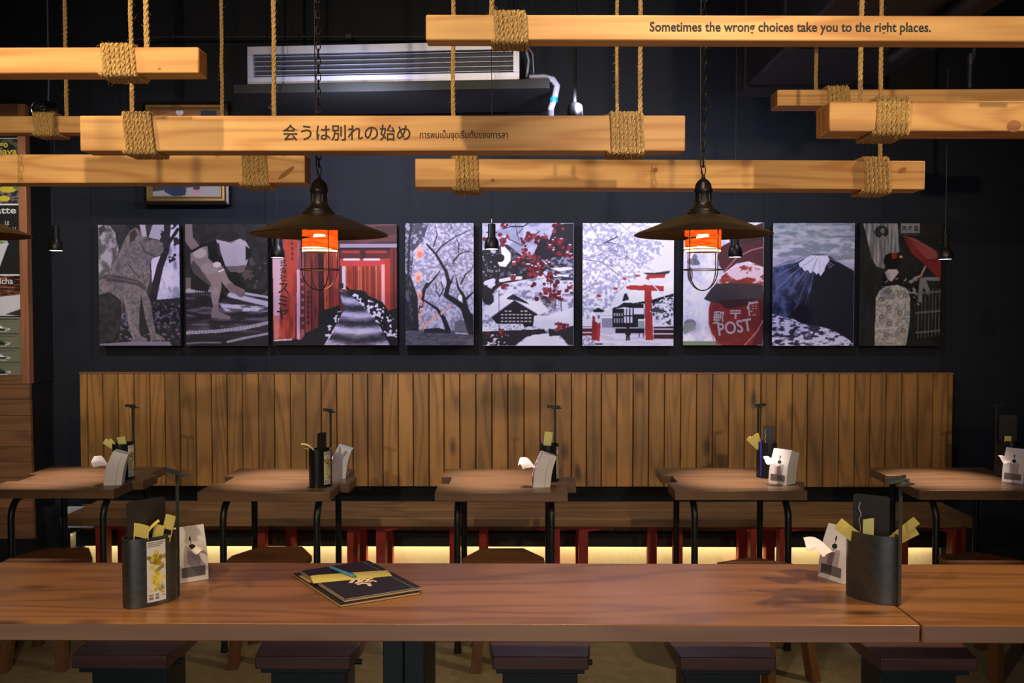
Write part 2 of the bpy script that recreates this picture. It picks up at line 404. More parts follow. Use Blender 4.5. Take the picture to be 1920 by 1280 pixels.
# ---------------------------------------------------------------- painter for printed pictures
class Art:
    """colours per cell of a grid; drawn in the coordinates x0..x1, y0..y1 (y down)"""
    def __init__(s, nx, ny, x0, y0, x1, y1, bg, seed=1):
        s.nx, s.ny = nx, ny
        s.X, s.Y = np.meshgrid(np.linspace(x0, x1, nx), np.linspace(y0, y1, ny))
        s.C = np.ones((ny, nx, 3)) * np.array(bg) / 255.0
        s.rng = np.random.RandomState(seed); s.box = (x0, y0, x1, y1)
    def fbm(s, sx, sy, oct=4, seed=0):
        r = np.random.RandomState(seed + 11); out = np.zeros_like(s.X); amp = 1; tot = 0
        for o in range(oct):
            U = (s.X - s.box[0]) / sx * 2 ** o; V = (s.Y - s.box[1]) / sy * 2 ** o
            g = r.rand(64, 64); iu = np.floor(U).astype(int); iv = np.floor(V).astype(int); fu = U - iu; fv = V - iv
            fu = fu * fu * (3 - 2 * fu); fv = fv * fv * (3 - 2 * fv)
            a = g[iv % 64, iu % 64]; b = g[iv % 64, (iu + 1) % 64]; c = g[(iv + 1) % 64, iu % 64]; d = g[(iv + 1) % 64, (iu + 1) % 64]
            out += amp * ((a * (1 - fu) + b * fu) * (1 - fv) + (c * (1 - fu) + d * fu) * fv); tot += amp; amp *= .6
        return out / tot
    def put(s, m, col, a=1.0):
        m = m.astype(float)[..., None] * a
        s.C = s.C * (1 - m) + m * (np.array(col) / 255.0 if not isinstance(col, np.ndarray) or col.ndim == 1 else col)
    def mask(s, pts):
        inside = np.zeros(s.X.shape, bool); n = len(pts)
        for i in range(n):
            xa, ya = pts[i]; xb, yb = pts[(i + 1) % n]
            if ya == yb: continue
            c = ((ya > s.Y) != (yb > s.Y)) & (s.X < (xb - xa) * (s.Y - ya) / (yb - ya) + xa)
            inside ^= c
        return inside
    def poly(s, pts, col, a=1.0): s.put(s.mask(pts), col, a); return s
    def rect(s, x0, y0, x1, y1, col, a=1.0): s.put((s.X >= x0) & (s.X <= x1) & (s.Y >= y0) & (s.Y <= y1), col, a); return s
    def ell(s, cx, cy, rx, ry, col, a=1.0): s.put(((s.X - cx) / rx) ** 2 + ((s.Y - cy) / ry) ** 2 < 1, col, a); return s
    def line(s, pts, w, col, a=1.0):
        m = np.zeros(s.X.shape, bool)
        n = len(pts) - 1
        for i in range(n):
            (xa, ya), (xb, yb) = pts[i], pts[i + 1]
            w0 = w[0] + (w[1] - w[0]) * i / n if isinstance(w, tuple) else w
            w1 = w[0] + (w[1] - w[0]) * (i + 1) / n if isinstance(w, tuple) else w
            dx, dy = xb - xa, yb - ya; L2 = dx * dx + dy * dy + 1e-9
            t = np.clip(((s.X - xa) * dx + (s.Y - ya) * dy) / L2, 0, 1)
            m |= np.hypot(s.X - xa - t * dx, s.Y - ya - t * dy) < (w0 + (w1 - w0) * t) / 2
        s.put(m, col, a); return s
    def mottle(s, region, c1, c2, sx, sy, thr=0.5, soft=0.16, seed=0, a=1.0, oct=5):
        sx, sy = sx * .62, sy * .62
        n = s.fbm(sx, sy, oct, seed); t = np.clip((n - thr) / soft + .5, 0, 1)[..., None]
        col = np.array(c1) / 255 * (1 - t) + np.array(c2) / 255 * t
        m = s.mask(region) if region is not None else np.ones(s.X.shape, bool)
        s.put(m, col, a); return s
    def speck(s, region, c, sx, thr, seed=0, a=1.0, oct=2):
        n = s.fbm(sx, sx, oct, seed); m = n > thr
        if region is not None: m &= s.mask(region)
        s.put(m, c, a); return s
    def twigs(s, x, y, ang, ln, w, col, depth, rng, a=1.0, spread=35):
        x2 = x + math.cos(ang) * ln; y2 = y + math.sin(ang) * ln
        s.line([(x, y), (x2, y2)], (w, w * .7), col, a)
        if depth > 0:
            for _ in range(rng.choice([2, 2, 3])):
                s.twigs(x2, y2, ang + R(rng.uniform(-spread, spread)), ln * rng.uniform(.6, .9), w * .62, col, depth - 1, rng, a, spread)
    def grain(s, k=0.03):
        s.C = np.clip(s.C + (s.rng.rand(s.ny, s.nx, 1) - .5) * k * 2, 0, 1); return s
    def mesh(s, name, wd, ht, parent, y=0.0, z0=0.0, gain=1.0, smooth=True):
        """a flat grid in the XZ plane, width wd, height ht, lower left corner at 0, y, z0"""
        C = s.C
        if smooth:
            k = np.pad(C, ((1, 1), (1, 1), (0, 0)), 'edge')
            C = (k[:-2, 1:-1] + k[2:, 1:-1] + k[1:-1, :-2] + k[1:-1, 2:] + 3 * k[1:-1, 1:-1]) / 7
        nx, ny = s.nx, s.ny
        xs = np.linspace(0, wd, nx); zs = z0 + np.linspace(ht, 0, ny)
        XX, ZZ = np.meshgrid(xs, zs); co = np.stack([XX, np.full_like(XX, y), ZZ], -1).reshape(-1, 3)
        i = np.arange((ny - 1) * (nx - 1)); r = i // (nx - 1); c = i % (nx - 1); b = r * nx + c
        q = np.stack([b + nx, b + nx + 1, b + 1, b], -1).ravel()
        me = bpy.data.meshes.new(name); me.vertices.add(len(co)); me.vertices.foreach_set('co', co.ravel())
        me.loops.add(len(q)); me.loops.foreach_set('vertex_index', q)
        me.polygons.add(len(i)); me.polygons.foreach_set('loop_start', np.arange(len(i)) * 4)
        me.update(calc_edges=True)
        at_ = me.color_attributes.new('art', 'FLOAT_COLOR', 'POINT')
        C = np.clip(C, 0, 1); g_ = C.mean(-1, keepdims=True); C = g_ + (C - g_) * .92; C = np.clip(C * (g_ + .02) ** .34 * 1.14, 0, 1)
        lin = np.clip(s2l(C) * gain, 0, 1).reshape(-1, 3); at_.data.foreach_set('color', np.concatenate([lin, np.ones((len(lin), 1))], 1).ravel())
        me.materials.append(M['art']); me.validate()
        o = bpy.data.objects.new(name, me); COL.objects.link(o); o.parent = parent
        return o
# ================================================================ the room
WX0, WX1, WY, CZ = -3.6, 3.6, 5.56, 3.42
structure('floor', MB().box2((WX0, -1.5, -0.1), (WX1, WY + .1, 0)), M['floor'])
structure('ceiling', MB().box2((WX0, -1.5, CZ), (WX1, WY + .1, CZ + .1)), M['ceil'])
b = MB()
seams = [at(172, 500, 5.56).x, at(498, 500, 5.56).x, at(1432, 500, 5.56).x, at(1772, 500, 5.56).x]
xs = [WX0 - .1] + seams + [WX1 + .1]
for a_, c_ in zip(xs, xs[1:]): b.box2((a_ + .0015, WY, 0.17), (c_ - .0015, WY + .1, CZ))
b.box2((WX0 - .1, WY + .004, 0.17), (WX1 + .1, WY + .11, CZ))
structure('wall_back', b, M['wall'])
structure('wall_left', MB().box2((WX0 - .1, -1.5, 0), (WX0, WY, CZ)), M['wall'])
structure('wall_right', MB().box2((WX1, -1.5, 0), (WX1 + .1, WY, CZ)), M['wall'])
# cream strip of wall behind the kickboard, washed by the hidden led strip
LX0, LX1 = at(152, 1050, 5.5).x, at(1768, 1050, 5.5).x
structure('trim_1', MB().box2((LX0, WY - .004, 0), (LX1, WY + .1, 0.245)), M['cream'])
structure('trim_2', MB().box2((WX0, WY - .03, 0), (LX0, WY + .1, 0.17)).box2((LX1, WY - .03, 0), (WX1, WY + .1, 0.17)), M['kick'])
t = thing('kickboard', (0, 5.44, 0.192), 'long black board along the wall under the wall bench above the glowing strip', 'board')
MB().box2((LX0, 0, 0), (LX1, .02, .078)).build('board', M['kick'], t)
MB().box2((LX0, .02, .06), (LX1, .112, .078)).build('shelf', M['kick'], t)
MB().box2((LX0 + .02, .06, .045), (LX1 - .02, .08, .058)).build('led_strip', M['led'], t)

def tinted(o, seed):
    """one random tint per loose plank"""
    me = o.data; bm = bmesh.new(); bm.from_mesh(me); bm.verts.ensure_lookup_table()
    rng = random.Random(seed); tint = {}; 
    for v in bm.verts:
        if v.index in tint: continue
        st = [v]; c = (rng.random(), rng.random(), rng.random(), 1)
        while st:
            q = st.pop()
            if q.index in tint: continue
            tint[q.index] = c
            for e in q.link_edges: st.append(e.other_vert(q))
    n = len(bm.verts); bm.free()
    a = me.color_attributes.new('tint', 'FLOAT_COLOR', 'POINT')
    a.data.foreach_set('color', [x for i in range(n) for x in tint[i]])

# ---------------------------------------------------------------- wood backrest panel on the wall
PX0, PX1 = at(151, 800, 5.5).x, at(1785, 800, 5.5).x
PZ0, PZ1 = at(960, 911, 5.5).z, at(960, 700, 5.5).z
b = MB(); x = PX0; rng = random.Random(3); first = True
while x < PX1 - .02:
    wd = .047 if first else rng.choice([.088, .091, .093, .094]); first = False
    x2 = min(x + wd, PX1)
    z1 = PZ1
    b.prism([(x + .0012, 5.50), (x + .0045, 5.490), (x2 - .0045, 5.490), (x2 - .0012, 5.50), (x2 - .0012, 5.53), (x + .0012, 5.53)], PZ0, z1)
    x = x2
t = thing('backrest_panel', (0, 0, 0), 'wide brown backrest of upright stained boards on the back wall below the pictures', 'wall panel')
o = b.build('boards', M['panel'], t, smooth=None); tinted(o, 5)
MB().box2((PX0, 5.53, .425), (PX1, 5.558, PZ1 - .002)).build('backing', M['ceil'], t)
MB().box2((PX0, 5.486, PZ1), (PX1, 5.55, PZ1 + .006)).build('top_cap', M['hpanel'], t)
# lower strip of boards below the seat
b = MB(); x = PX0; rng = random.Random(4)
while x < PX1 - .02:
    x2 = min(x + rng.choice([.088, .091, .093]), PX1); b.box2((x + .001, 5.50, .272), (x2 - .001, 5.53, .42)); x = x2
t = thing('lower_wall_panel', (0, 0, 0), 'low strip of brown boards on the wall behind the bench legs', 'wall panel')
o = b.build('boards', M['panel'], t, smooth=None); tinted(o, 9)
MB().box2((PX0, 5.53, .272), (PX1, 5.556, .42)).build('backing', M['kick'], t)

# ---------------------------------------------------------------- wall bench
BX0, BX1 = -2.49, 2.46
t = thing('wall_bench', (0, 5.25, 0), 'long brown plank bench on red legs running along the back wall', 'bench')
o = MB().box2((BX0, -.22, .403), (BX1, .0, .45)).box2((BX0, .004, .403), (BX1, .235, .45)).build('seat', M['bench'], t, bevel=.004)
def post(x, y, w_=.05, d_=.075): return MB().box2((x - w_ / 2, y - d_ / 2, 0), (x + w_ / 2, y + d_ / 2, .403))
def bx(px, Y=5.1): return at(px, 1030, Y).x
for a_, c_ in ((190, 262), (661, 714), (1040, 1094), (1417, 1470)):
    for px, sgn in ((a_, -1), (c_, 1)):
        x = bx(px)
        for y in (-.12, .16): post(x, y, .058 if sgn < 0 else .05).build('leg', M['red'], t, bevel=.002)
        if px != 190: MB().prism([(x + sgn * .025, .403), (x + sgn * .27, .403), (x + sgn * .025, .362)], -.15, -.10, 'y').build('brace', M['red'], t)
    MB().box2((bx(a_), -.14, .372), (bx(c_), -.11, .403)).build('rail', M['red'], t)
x = bx(1797); post(x, -.12, .07).build('leg', M['red'], t, bevel=.002)
MB().prism([(x - .03, .403), (x - .27, .403), (x - .03, .362)], -.15, -.10, 'y').build('brace', M['red'], t)
for a_, c_ in ((492, 546), (852, 907), (1222, 1270), (1640, 1690)):
    for px in (a_, c_): post(bx(px, 5.32), .07, .05, .07).build('leg', M['red'], t, bevel=.002)

# ---------------------------------------------------------------- pictures on the wall
PICY = 5.495
def picture(px0, px1, py0, py1, art, label, text=()):
    a = at((px0[0] + px0[1]) / 2, py1, PICY); c = at((px1[0] + px1[1]) / 2, py0, PICY)
    wd, ht = c.x - a.x, c.z - a.z
    t = thing('canvas_picture', (a.x, PICY, a.z), label, 'picture', 'row of canvas prints on the back wall')
    MB().box2((0, .001, 0), (wd, .035, ht)).build('canvas', M['board'], t, smooth=None)
    art.grain(.02).mesh('printed_face', wd, ht, t, y=0.0, gain=1.05)
    MB().box2((wd * .2, .035, ht * .8), (wd * .8, WY - PICY, ht * .84)).build('hanging_batten', M['kick'], t)
    X0, Y0, X1, Y1 = art.box
    for body, x, y, sz, wid, mat, vert, rot in text:
        lettering(body, sz / (X1 - X0) * wd, mat, t, ((x - X0) / (X1 - X0) * wd, -.0008, (Y1 - y) / (Y1 - Y0) * ht), (R(90), rot, 0),
                  width=(wid / (X1 - X0) * wd) if wid else None, vertical=vert, bold=sz / (X1 - X0) * wd * .02)
    return t
def grid(p0, p1, q0, q1): return int((p1 - p0) * 1.25), int((q1 - q0) * 1.25)

# 1 the stone dog
A = Art(*grid(184, 336, 420, 648), 688, 157, 1240, 993, (62, 62, 66), 1)
A.mottle(None, (48, 48, 52), (74, 72, 80), 120, 120, seed=3)
A.poly([(688, 157), (770, 165), (805, 215), (828, 330), (800, 420), (740, 500), (688, 540)], (168, 160, 178))
A.mottle([(688, 157), (770, 165), (805, 215), (828, 330), (800, 420), (740, 500), (688, 540)], (168, 160, 178), (104, 98, 108), 90, 120, .56, seed=5)
A.poly([(688, 180), (730, 160), (740, 190), (700, 235)], (84, 80, 92))
A.poly([(970, 157), (1010, 157), (1020, 240), (985, 235)], (178, 168, 190)).poly([(1060, 157), (1135, 157), (1140, 300), (1100, 262), (1030, 245)], (172, 162, 190))
A.poly([(1170, 157), (1240, 157), (1240, 735), (1070, 690), (1095, 560), (1150, 380)], (196, 184, 220))
A.mottle([(1170, 157), (1240, 157), (1240, 735), (1070, 690), (1095, 560), (1150, 380)], (200, 190, 226), (150, 140, 176), 60, 110, .58, seed=2)
A.poly([(1045, 390), (1110, 370), (1095, 430), (1050, 560)], (205, 190, 225))
A.line([(1162, 157), (1150, 330), (1105, 450), (1070, 600), (1050, 690)], (40, 52), (58, 52, 66)).line([(1230, 190), (1170, 280), (1140, 340)], 22, (52, 46, 58))
A.speck([(1085, 157), (1240, 157), (1240, 420), (1140, 420)], (62, 56, 68), 26, .6, 4)
A.poly([(820, 700), (1240, 660), (1240, 960), (820, 960)], (64, 62, 74)).mottle([(1050, 690), (1240, 700), (1240, 965), (820, 965), (840, 760)], (52, 50, 60), (128, 118, 142), 26, 26, .58, seed=7)
dog = [(940, 177), (962, 190), (985, 235), (1020, 240), (1045, 258), (1085, 262), (1128, 282), (1138, 310), (1128, 345), (1105, 367), (1060, 380), (1038, 430), (1040, 520), (1032, 560), (1010, 620), (1040, 690), (1055, 800), (1070, 905), (1120, 930), (1138, 952), (1050, 952), (1030, 905), (1000, 800), (985, 700), (975, 640), (962, 760), (958, 880), (968, 925), (1005, 935), (1016, 968), (925, 968), (895, 900), (870, 780), (850, 660), (846, 760), (815, 880), (780, 960), (688, 965), (688, 540), (735, 520), (760, 470), (810, 390), (850, 300), (880, 240), (905, 200)]
A.poly(dog, (124, 114, 122)).mottle(dog, (110, 101, 108), (142, 131, 139), 22, 22, .5, .4, 9)
A.poly([(688, 640), (760, 620), (840, 680), (846, 760), (815, 880), (780, 960), (688, 965)], (56, 52, 58), .8)
A.mottle([(688, 640), (760, 620), (840, 680), (846, 760), (815, 880), (688, 965)], (50, 47, 52), (74, 69, 75), 40, 40, .52, .3, 12, .7)
A.poly([(905, 215), (940, 185), (955, 225), (935, 260), (900, 290)], (78, 70, 78))
A.line([(1000, 262), (1040, 256)], 5, (70, 64, 72)).line([(1060, 372), (1000, 340), (985, 300)], 10, (92, 84, 92)).ell(1132, 300, 9, 12, (72, 66, 74))
A.poly([(735, 518), (755, 500), (870, 515), (965, 545), (1012, 590), (1000, 612), (950, 576), (850, 556), (740, 548)], (92, 84, 92)).line([(890, 430), (960, 520)], 8, (90, 82, 90))
A.line([(752, 515), (960, 556)], 3, (150, 140, 148)).line([(985, 480), (1000, 560)], 6, (88, 80, 88))
A.poly([(975, 640), (1000, 800), (1030, 905), (968, 925), (958, 880), (962, 760)], (60, 56, 62)).line([(862, 650), (900, 860), (925, 950)], 9, (150, 138, 148), .6)
A.poly([(688, 980), (900, 965), (1165, 962), (1182, 993), (688, 993)], (134, 124, 154))
picture((184, 190), (334, 338), 421, 648, A, 'canvas print of a seated stone dog statue looking right')
# 2 the wrestler
A = Art(*grid(350, 501, 420, 648), 1287, 150, 1848, 993, (40, 38, 44), 2)
A.mottle([(1287, 150), (1848, 150), (1848, 600), (1287, 600)], (44, 42, 46), (58, 54, 60), 70, 70, seed=1)
A.speck([(1600, 380), (1848, 380), (1848, 640), (1600, 640)], (96, 78, 80), 34, .66, 3)
A.poly([(1287, 600), (1848, 640), (1848, 993), (1287, 993)], (70, 60, 66)).mottle([(1287, 600), (1848, 640), (1848, 993), (1287, 993)], (64, 54, 60), (112, 100, 118), 200, 26, .57, seed=6)
A.rect(1287, 900, 1848, 993, (50, 44, 54), .6)
A.poly([(1287, 580), (1460, 585), (1460, 620), (1287, 625)], (168, 156, 182)).line([(1590, 640), (1700, 668), (1848, 702)], 34, (184, 172, 198)).line([(1690, 628), (1848, 656)], 17, (176, 166, 190))
A.mottle([(1510, 700), (1848, 720), (1848, 755), (1560, 755)], (90, 80, 92), (190, 180, 204), 110, 20, .46, seed=8)
for k in range(7): A.line([(1360 + k * 15, 590), (1345 + k * 19, 715)], 4, (46, 40, 46))
A.line([(1287, 902), (1500, 892), (1700, 866), (1848, 832)], 24, (162, 152, 178)).line([(1287, 978), (1380, 970), (1520, 972)], 12, (124, 114, 134)).line([(1570, 966), (1700, 936), (1848, 908)], 17, (152, 142, 166))
for k in range(26): A.line([(1295 + k * 22, 905 - max(0, k - 8) * 3.6), (1305 + k * 22, 886 - max(0, k - 8) * 3.6)], 3, (96, 88, 108))
A.poly([(1287, 150), (1336, 150), (1340, 240), (1386, 300), (1340, 345), (1287, 270)], (134, 116, 122))
A.poly([(1287, 520), (1320, 520), (1325, 590), (1287, 600)], (120, 104, 110))
A.poly([(1320, 360), (1335, 325), (1385, 300), (1445, 305), (1450, 385), (1500, 440), (1530, 510), (1532, 600), (1512, 690), (1512, 755), (1592, 790), (1590, 808), (1462, 800), (1456, 770), (1472, 720), (1455, 640), (1462, 585), (1400, 560), (1345, 500), (1322, 430)], (146, 126, 130))
A.poly([(1322, 430), (1345, 500), (1400, 560), (1460, 585), (1458, 560), (1400, 470), (1340, 400)], (96, 80, 86)).ell(1385, 350, 45, 36, (190, 172, 184), .7).ell(1450, 455, 60, 40, (164, 144, 150), .6).ell(1490, 650, 26, 60, (166, 146, 152), .6)
A.poly([(1330, 480), (1450, 575), (1440, 620), (1320, 600)], (42, 38, 44))
A.poly([(1440, 275), (1498, 258), (1535, 372), (1560, 450), (1500, 440), (1445, 385)], (22, 20, 28)).line([(1330, 340), (1400, 300), (1445, 290)], 16, (24, 22, 28))
A.poly([(1497, 255), (1590, 276), (1660, 250), (1700, 268), (1732, 325), (1706, 430), (1684, 480), (1610, 500), (1560, 440), (1530, 350)], (172, 158, 176))
A.poly([(1560, 440), (1610, 500), (1684, 480), (1706, 430), (1640, 440)], (120, 100, 108)).line([(1600, 280), (1630, 262)], 8, (120, 108, 120))
A.poly([(1700, 300), (1740, 330), (1735, 380), (1700, 400)], (34, 30, 36)).poly([(1545, 480), (1640, 480), (1700, 600), (1600, 580)], (30, 28, 32))
A.line([(1525, 455), (1560, 545), (1615, 605)], (44, 56), (150, 128, 132)).line([(1590, 580), (1665, 625)], (44, 60), (128, 106, 110)).ell(1503, 430, 28, 20, (198, 184, 192)).line([(1515, 478), (1548, 465)], 8, (220, 215, 225))
A.poly([(1500, 285), (1518, 280), (1532, 365), (1514, 372)], (60, 58, 66)).poly([(1510, 690), (1530, 600), (1570, 660), (1540, 665)], (36, 32, 38))
picture((348, 351), (500, 502), 420, 648, A, 'canvas print of a wrestler crouching over a rope ring')
# 3 red gates
A = Art(*grid(512, 744, 420, 647), 132, 168, 1130, 1138, (120, 44, 46), 3)
A.rect(132, 168, 1130, 325, (98, 62, 68)).mottle([(132, 168), (1130, 168), (1130, 325), (132, 325)], (88, 54, 62), (130, 72, 74), 300, 34, .55, seed=3)
A.rect(640, 325, 1130, 357, (158, 138, 170)).rect(640, 357, 1130, 372, (50, 30, 40)).rect(650, 372, 1130, 445, (120, 44, 50)).rect(690, 380, 830, 400, (190, 60, 56)).rect(880, 380, 1050, 400, (190, 60, 56)).rect(840, 355, 880, 445, (90, 36, 44))
rg = random.Random(4)
for k in range(20):
    x = 715 + k * 17; yb = 660 + (x - 715) * .6; c = rg.choice([(214, 74, 44), (232, 96, 58), (176, 56, 44), (206, 60, 40), (226, 120, 96)])
    A.rect(x, 500, x + 17, yb + 40, c); A.line([(x, 505), (x, yb)], 4, (110, 36, 34))
    if rg.random() < .5: A.line([(x + 9, 540), (x + 9, yb - 30)], 3, (90, 30, 30), .7)
A.rect(690, 500, 717, 690, (190, 178, 200)).rect(655, 445, 1046, 503, (216, 66, 66)).rect(700, 443, 832, 460, (206, 190, 216)).rect(864, 443, 992, 460, (206, 190, 216))
A.rect(1004, 490, 1030, 840, (232, 150, 160)).rect(1030, 440, 1078, 862, (206, 62, 48)).rect(1075, 360, 1122, 850, (150, 46, 48)).line([(1105, 370), (1105, 830)], 8, (60, 26, 34)).rect(640, 480, 668, 700, (224, 84, 84))
for x0, x1, yb, c in ((590, 668, 835, (196, 62, 54)), (540, 592, 850, (212, 78, 52)), (503, 540, 905, (88, 34, 44)), (450, 505, 1000, (160, 56, 58)), (385, 442, 1035, (176, 66, 62)), (328, 388, 1090, (176, 92, 104))):
    A.rect(x0, 300, x1, yb, c); A.mottle([(x0, 300), (x1, 300), (x1, yb), (x0, yb)], c, tuple(int(v * .78) for v in c), 26, 320, .52, seed=int(x0)); A.line([(x1, 300), (x1, yb)], 7, (52, 24, 34))
    A.line([(x0 + 24, 420), (x0 + 22, yb - 60)], 4, (64, 28, 34), .75) if x1 - x0 > 40 else None
A.line([(340, 540), (335, 1080)], 26, (206, 150, 176))
for k in range(7): A.rect(358, 600 + k * 62, 384, 636 + k * 62, (74, 34, 44), .75); A.rect(410, 700 + k * 40, 430, 724 + k * 40, (70, 30, 36), .7)
A.poly([(215, 290), (333, 290), (322, 700), (308, 1085), (142, 1096), (134, 440), (170, 400)], (202, 70, 54)).mottle([(240, 290), (333, 290), (322, 700), (308, 1085), (170, 1096)], (206, 72, 54), (170, 52, 44), 60, 260, .52, seed=8)
A.poly([(134, 440), (225, 440), (196, 700), (176, 1080), (140, 1094)], (200, 156, 176)).poly([(134, 900), (180, 900), (200, 1060), (142, 1096)], (214, 96, 84), .7).poly([(132, 168), (215, 168), (215, 440), (132, 440)], (40, 34, 46))
for k in range(4): A.rect(284, 310 + k * 40, 300, 336 + k * 40, (80, 34, 40), .8)
A.poly([(715, 660), (760, 690), (870, 700), (900, 740), (1010, 790), (1060, 860), (1130, 835), (1130, 1138), (1060, 1138), (1000, 1000), (880, 830), (735, 722)], (36, 36, 46))
A.poly([(530, 860), (668, 815), (680, 900), (620, 1000), (560, 1138), (132, 1138), (132, 1098), (320, 1086), (350, 1105), (400, 1040), (500, 990), (510, 910)], (36, 38, 48)).rect(668, 640, 700, 680, (40, 40, 50))
A.poly([(668, 690), (735, 722), (880, 830), (1000, 1000), (1070, 1138), (540, 1138), (640, 970), (705, 850), (680, 760)], (112, 102, 132))
path = A.mask([(668, 690), (735, 722), (880, 830), (1000, 1000), (1070, 1138), (540, 1138), (640, 970), (705, 850), (680, 760)])
yy = A.Y + (A.X - 820) ** 2 * .0007
band = np.sin(np.clip(yy - 680, 0, None) ** .80 / 60 * 6.28 * 1.8) * .5 + .5 + (A.fbm(40, 14, 3, 5) - .5) * .7
bc = (np.array([[60, 58, 76]]) + (np.array([[186, 174, 212]]) - np.array([[60, 58, 76]])) * np.clip(band, 0, 1)[..., None]) / 255
A.put(path, bc)
A.speck([(720, 690), (1010, 820), (1130, 960), (1130, 1090), (1040, 1060), (860, 830)], (206, 196, 224), 22, .62, 5).speck([(640, 870), (690, 860), (640, 1000), (560, 1120), (540, 1010)], (200, 190, 218), 24, .6, 6).line([(142, 1100), (280, 1092)], 12, (190, 184, 206))
picture((511, 513), (744, 744), 420, 647, A, 'canvas print of a tunnel of red wooden gates over a path',
        [('式\n会\n社', 192, 500, 62, 56, M['ink'], True, 0), ('ス\nミ\nヤ', 172, 715, 108, 92, M['ink'], True, R(3))])
# 4 blossom trees with lanterns
A = Art(*grid(760, 888, 418, 647), 1192, 162, 1745, 1140, (160, 156, 188), 4)
A.mottle(None, (142, 138, 170), (190, 186, 218), 26, 26, .5, .2, 2)
A.mottle([(1192, 162), (1380, 162), (1340, 300), (1260, 380), (1240, 620), (1192, 700)], (84, 80, 104), (160, 154, 186), 40, 40, .52, .1, 8)
rg = random.Random(9); dk = (46, 42, 56)
A.poly([(1192, 560), (1240, 600), (1290, 750), (1300, 1040), (1192, 1060)], (52, 48, 62)).mottle([(1192, 560), (1235, 600), (1250, 900), (1240, 1040), (1192, 1060)], (50, 46, 60), (104, 100, 128), 30, 60, .6, seed=4)
A.line([(1245, 170), (1225, 300), (1215, 560)], 18, (60, 56, 74)).line([(1310, 870), (1345, 690), (1370, 650)], 26, dk).line([(1350, 690), (1440, 590), (1470, 545)], (18, 6), dk)
A.line([(1710, 1060), (1705, 930), (1680, 850), (1600, 790), (1520, 740), (1545, 640), (1520, 545), (1440, 410), (1365, 330)], (64, 12), dk)
A.line([(1690, 860), (1660, 740), (1620, 680), (1605, 600)], (34, 8), dk).line([(1680, 770), (1745, 712)], (20, 8), dk).line([(1640, 650), (1680, 570), (1730, 530)], (12, 5), dk)
A.line([(1545, 1040), (1500, 920), (1450, 850), (1330, 770)], (44, 10), dk).line([(1440, 405), (1480, 350), (1590, 275), (1700, 225)], (12, 4), dk).line([(1580, 470), (1630, 410), (1680, 388), (1745, 396)], (10, 4), dk).line([(1420, 350), (1450, 260), (1440, 200)], (9, 4), dk).line([(1620, 400), (1625, 330), (1600, 270)], (8, 3), dk)
A.line([(1560, 640), (1580, 580)], (16, 5), dk).line([(1440, 640), (1440, 700), (1470, 750), (1500, 690), (1480, 630)], 7, dk)
for x, y, a_ in ((1700, 225, -20), (1440, 210, -100), (1480, 350, -60), (1600, 270, -110), (1745, 400, -160), (1470, 545, -50), (1605, 600, -110), (1730, 530, -70), (1330, 770, -150), (1640, 300, -40)):
    A.twigs(x, y, R(a_), 60, 4.5, (72, 68, 88), 4, rg, .8)
A.rect(1192, 1020, 1745, 1140, (94, 92, 110)).mottle([(1192, 1030), (1745, 1030), (1745, 1140), (1192, 1140)], (84, 82, 100), (108, 104, 124), 60, 14, seed=2)
A.poly([(1590, 960), (1640, 930), (1690, 960), (1690, 1030), (1590, 1030)], (112, 112, 132)).line([(1600, 1042), (1700, 1048)], 12, (176, 172, 200)).poly([(1640, 850), (1700, 1050), (1745, 1060), (1745, 900), (1690, 860)], dk)
A.poly([(1345, 1010), (1460, 1000), (1560, 1030), (1560, 1045), (1345, 1040)], (54, 50, 66))
for x, y, rx, ry in ((1307, 400, 30, 52), (1295, 592, 26, 42), (1308, 735, 20, 34), (1316, 800, 16, 26), (1320, 862, 14, 26), (1314, 910, 12, 20), (1322, 950, 12, 18), (1330, 990, 12, 16)):
    A.ell(x, y, rx, ry, (226, 168, 160)).ell(x + 3, y + ry * .25, rx * .7, ry * .5, (232, 128, 106))
for k in range(9): A.ell(1350 + k * 12, 990 - k * 12, 9, 12, (224, 160, 150))
for k, (x, y) in enumerate(((1445, 905), (1485, 882), (1512, 862), (1545, 832))): A.ell(x, y, 10, 18, (226, 150, 150))
A.ell(1636, 760, 16, 28, (232, 222, 226))
picture((760, 761), (888, 888), 418, 647, A, 'narrow canvas print of pale blossom trees with orange paper lanterns')
# 5 snow village with red leaves
A = Art(*grid(904, 1076, 418, 648), 102, 162, 838, 1143, (168, 168, 206), 5)
A.mottle([(102, 162), (838, 162), (838, 400), (102, 400)], (150, 154, 200), (184, 184, 222), 160, 120, seed=1)
A.mottle([(102, 560), (838, 440), (838, 1143), (102, 1143)], (140, 138, 170), (204, 204, 236), 60, 40, .46, .12, seed=3)
A.poly([(520, 400), (560, 310), (600, 240), (640, 300), (680, 200), (740, 170), (838, 165), (838, 440), (720, 430), (640, 470), (540, 440)], (50, 48, 72))
A.mottle([(102, 380), (300, 330), (420, 420), (560, 440), (640, 520), (520, 600), (300, 640), (102, 640)], (48, 46, 66), (112, 108, 140), 50, 50, .6, seed=5)
A.ell(175, 480, 90, 110, (46, 46, 64)).speck([(102, 400), (260, 400), (260, 600), (102, 600)], (150, 148, 180), 14, .68, 2)
A.mottle([(640, 440), (838, 420), (838, 620), (620, 620)], (60, 60, 90), (150, 152, 196), 40, 30, .52, seed=8)
A.poly([(640, 520), (820, 512), (838, 530), (720, 548)], (214, 214, 242)).poly([(670, 572), (800, 570), (800, 592), (680, 592)], (214, 214, 242)).poly([(520, 620), (620, 600), (640, 650), (530, 660)], (206, 206, 236))
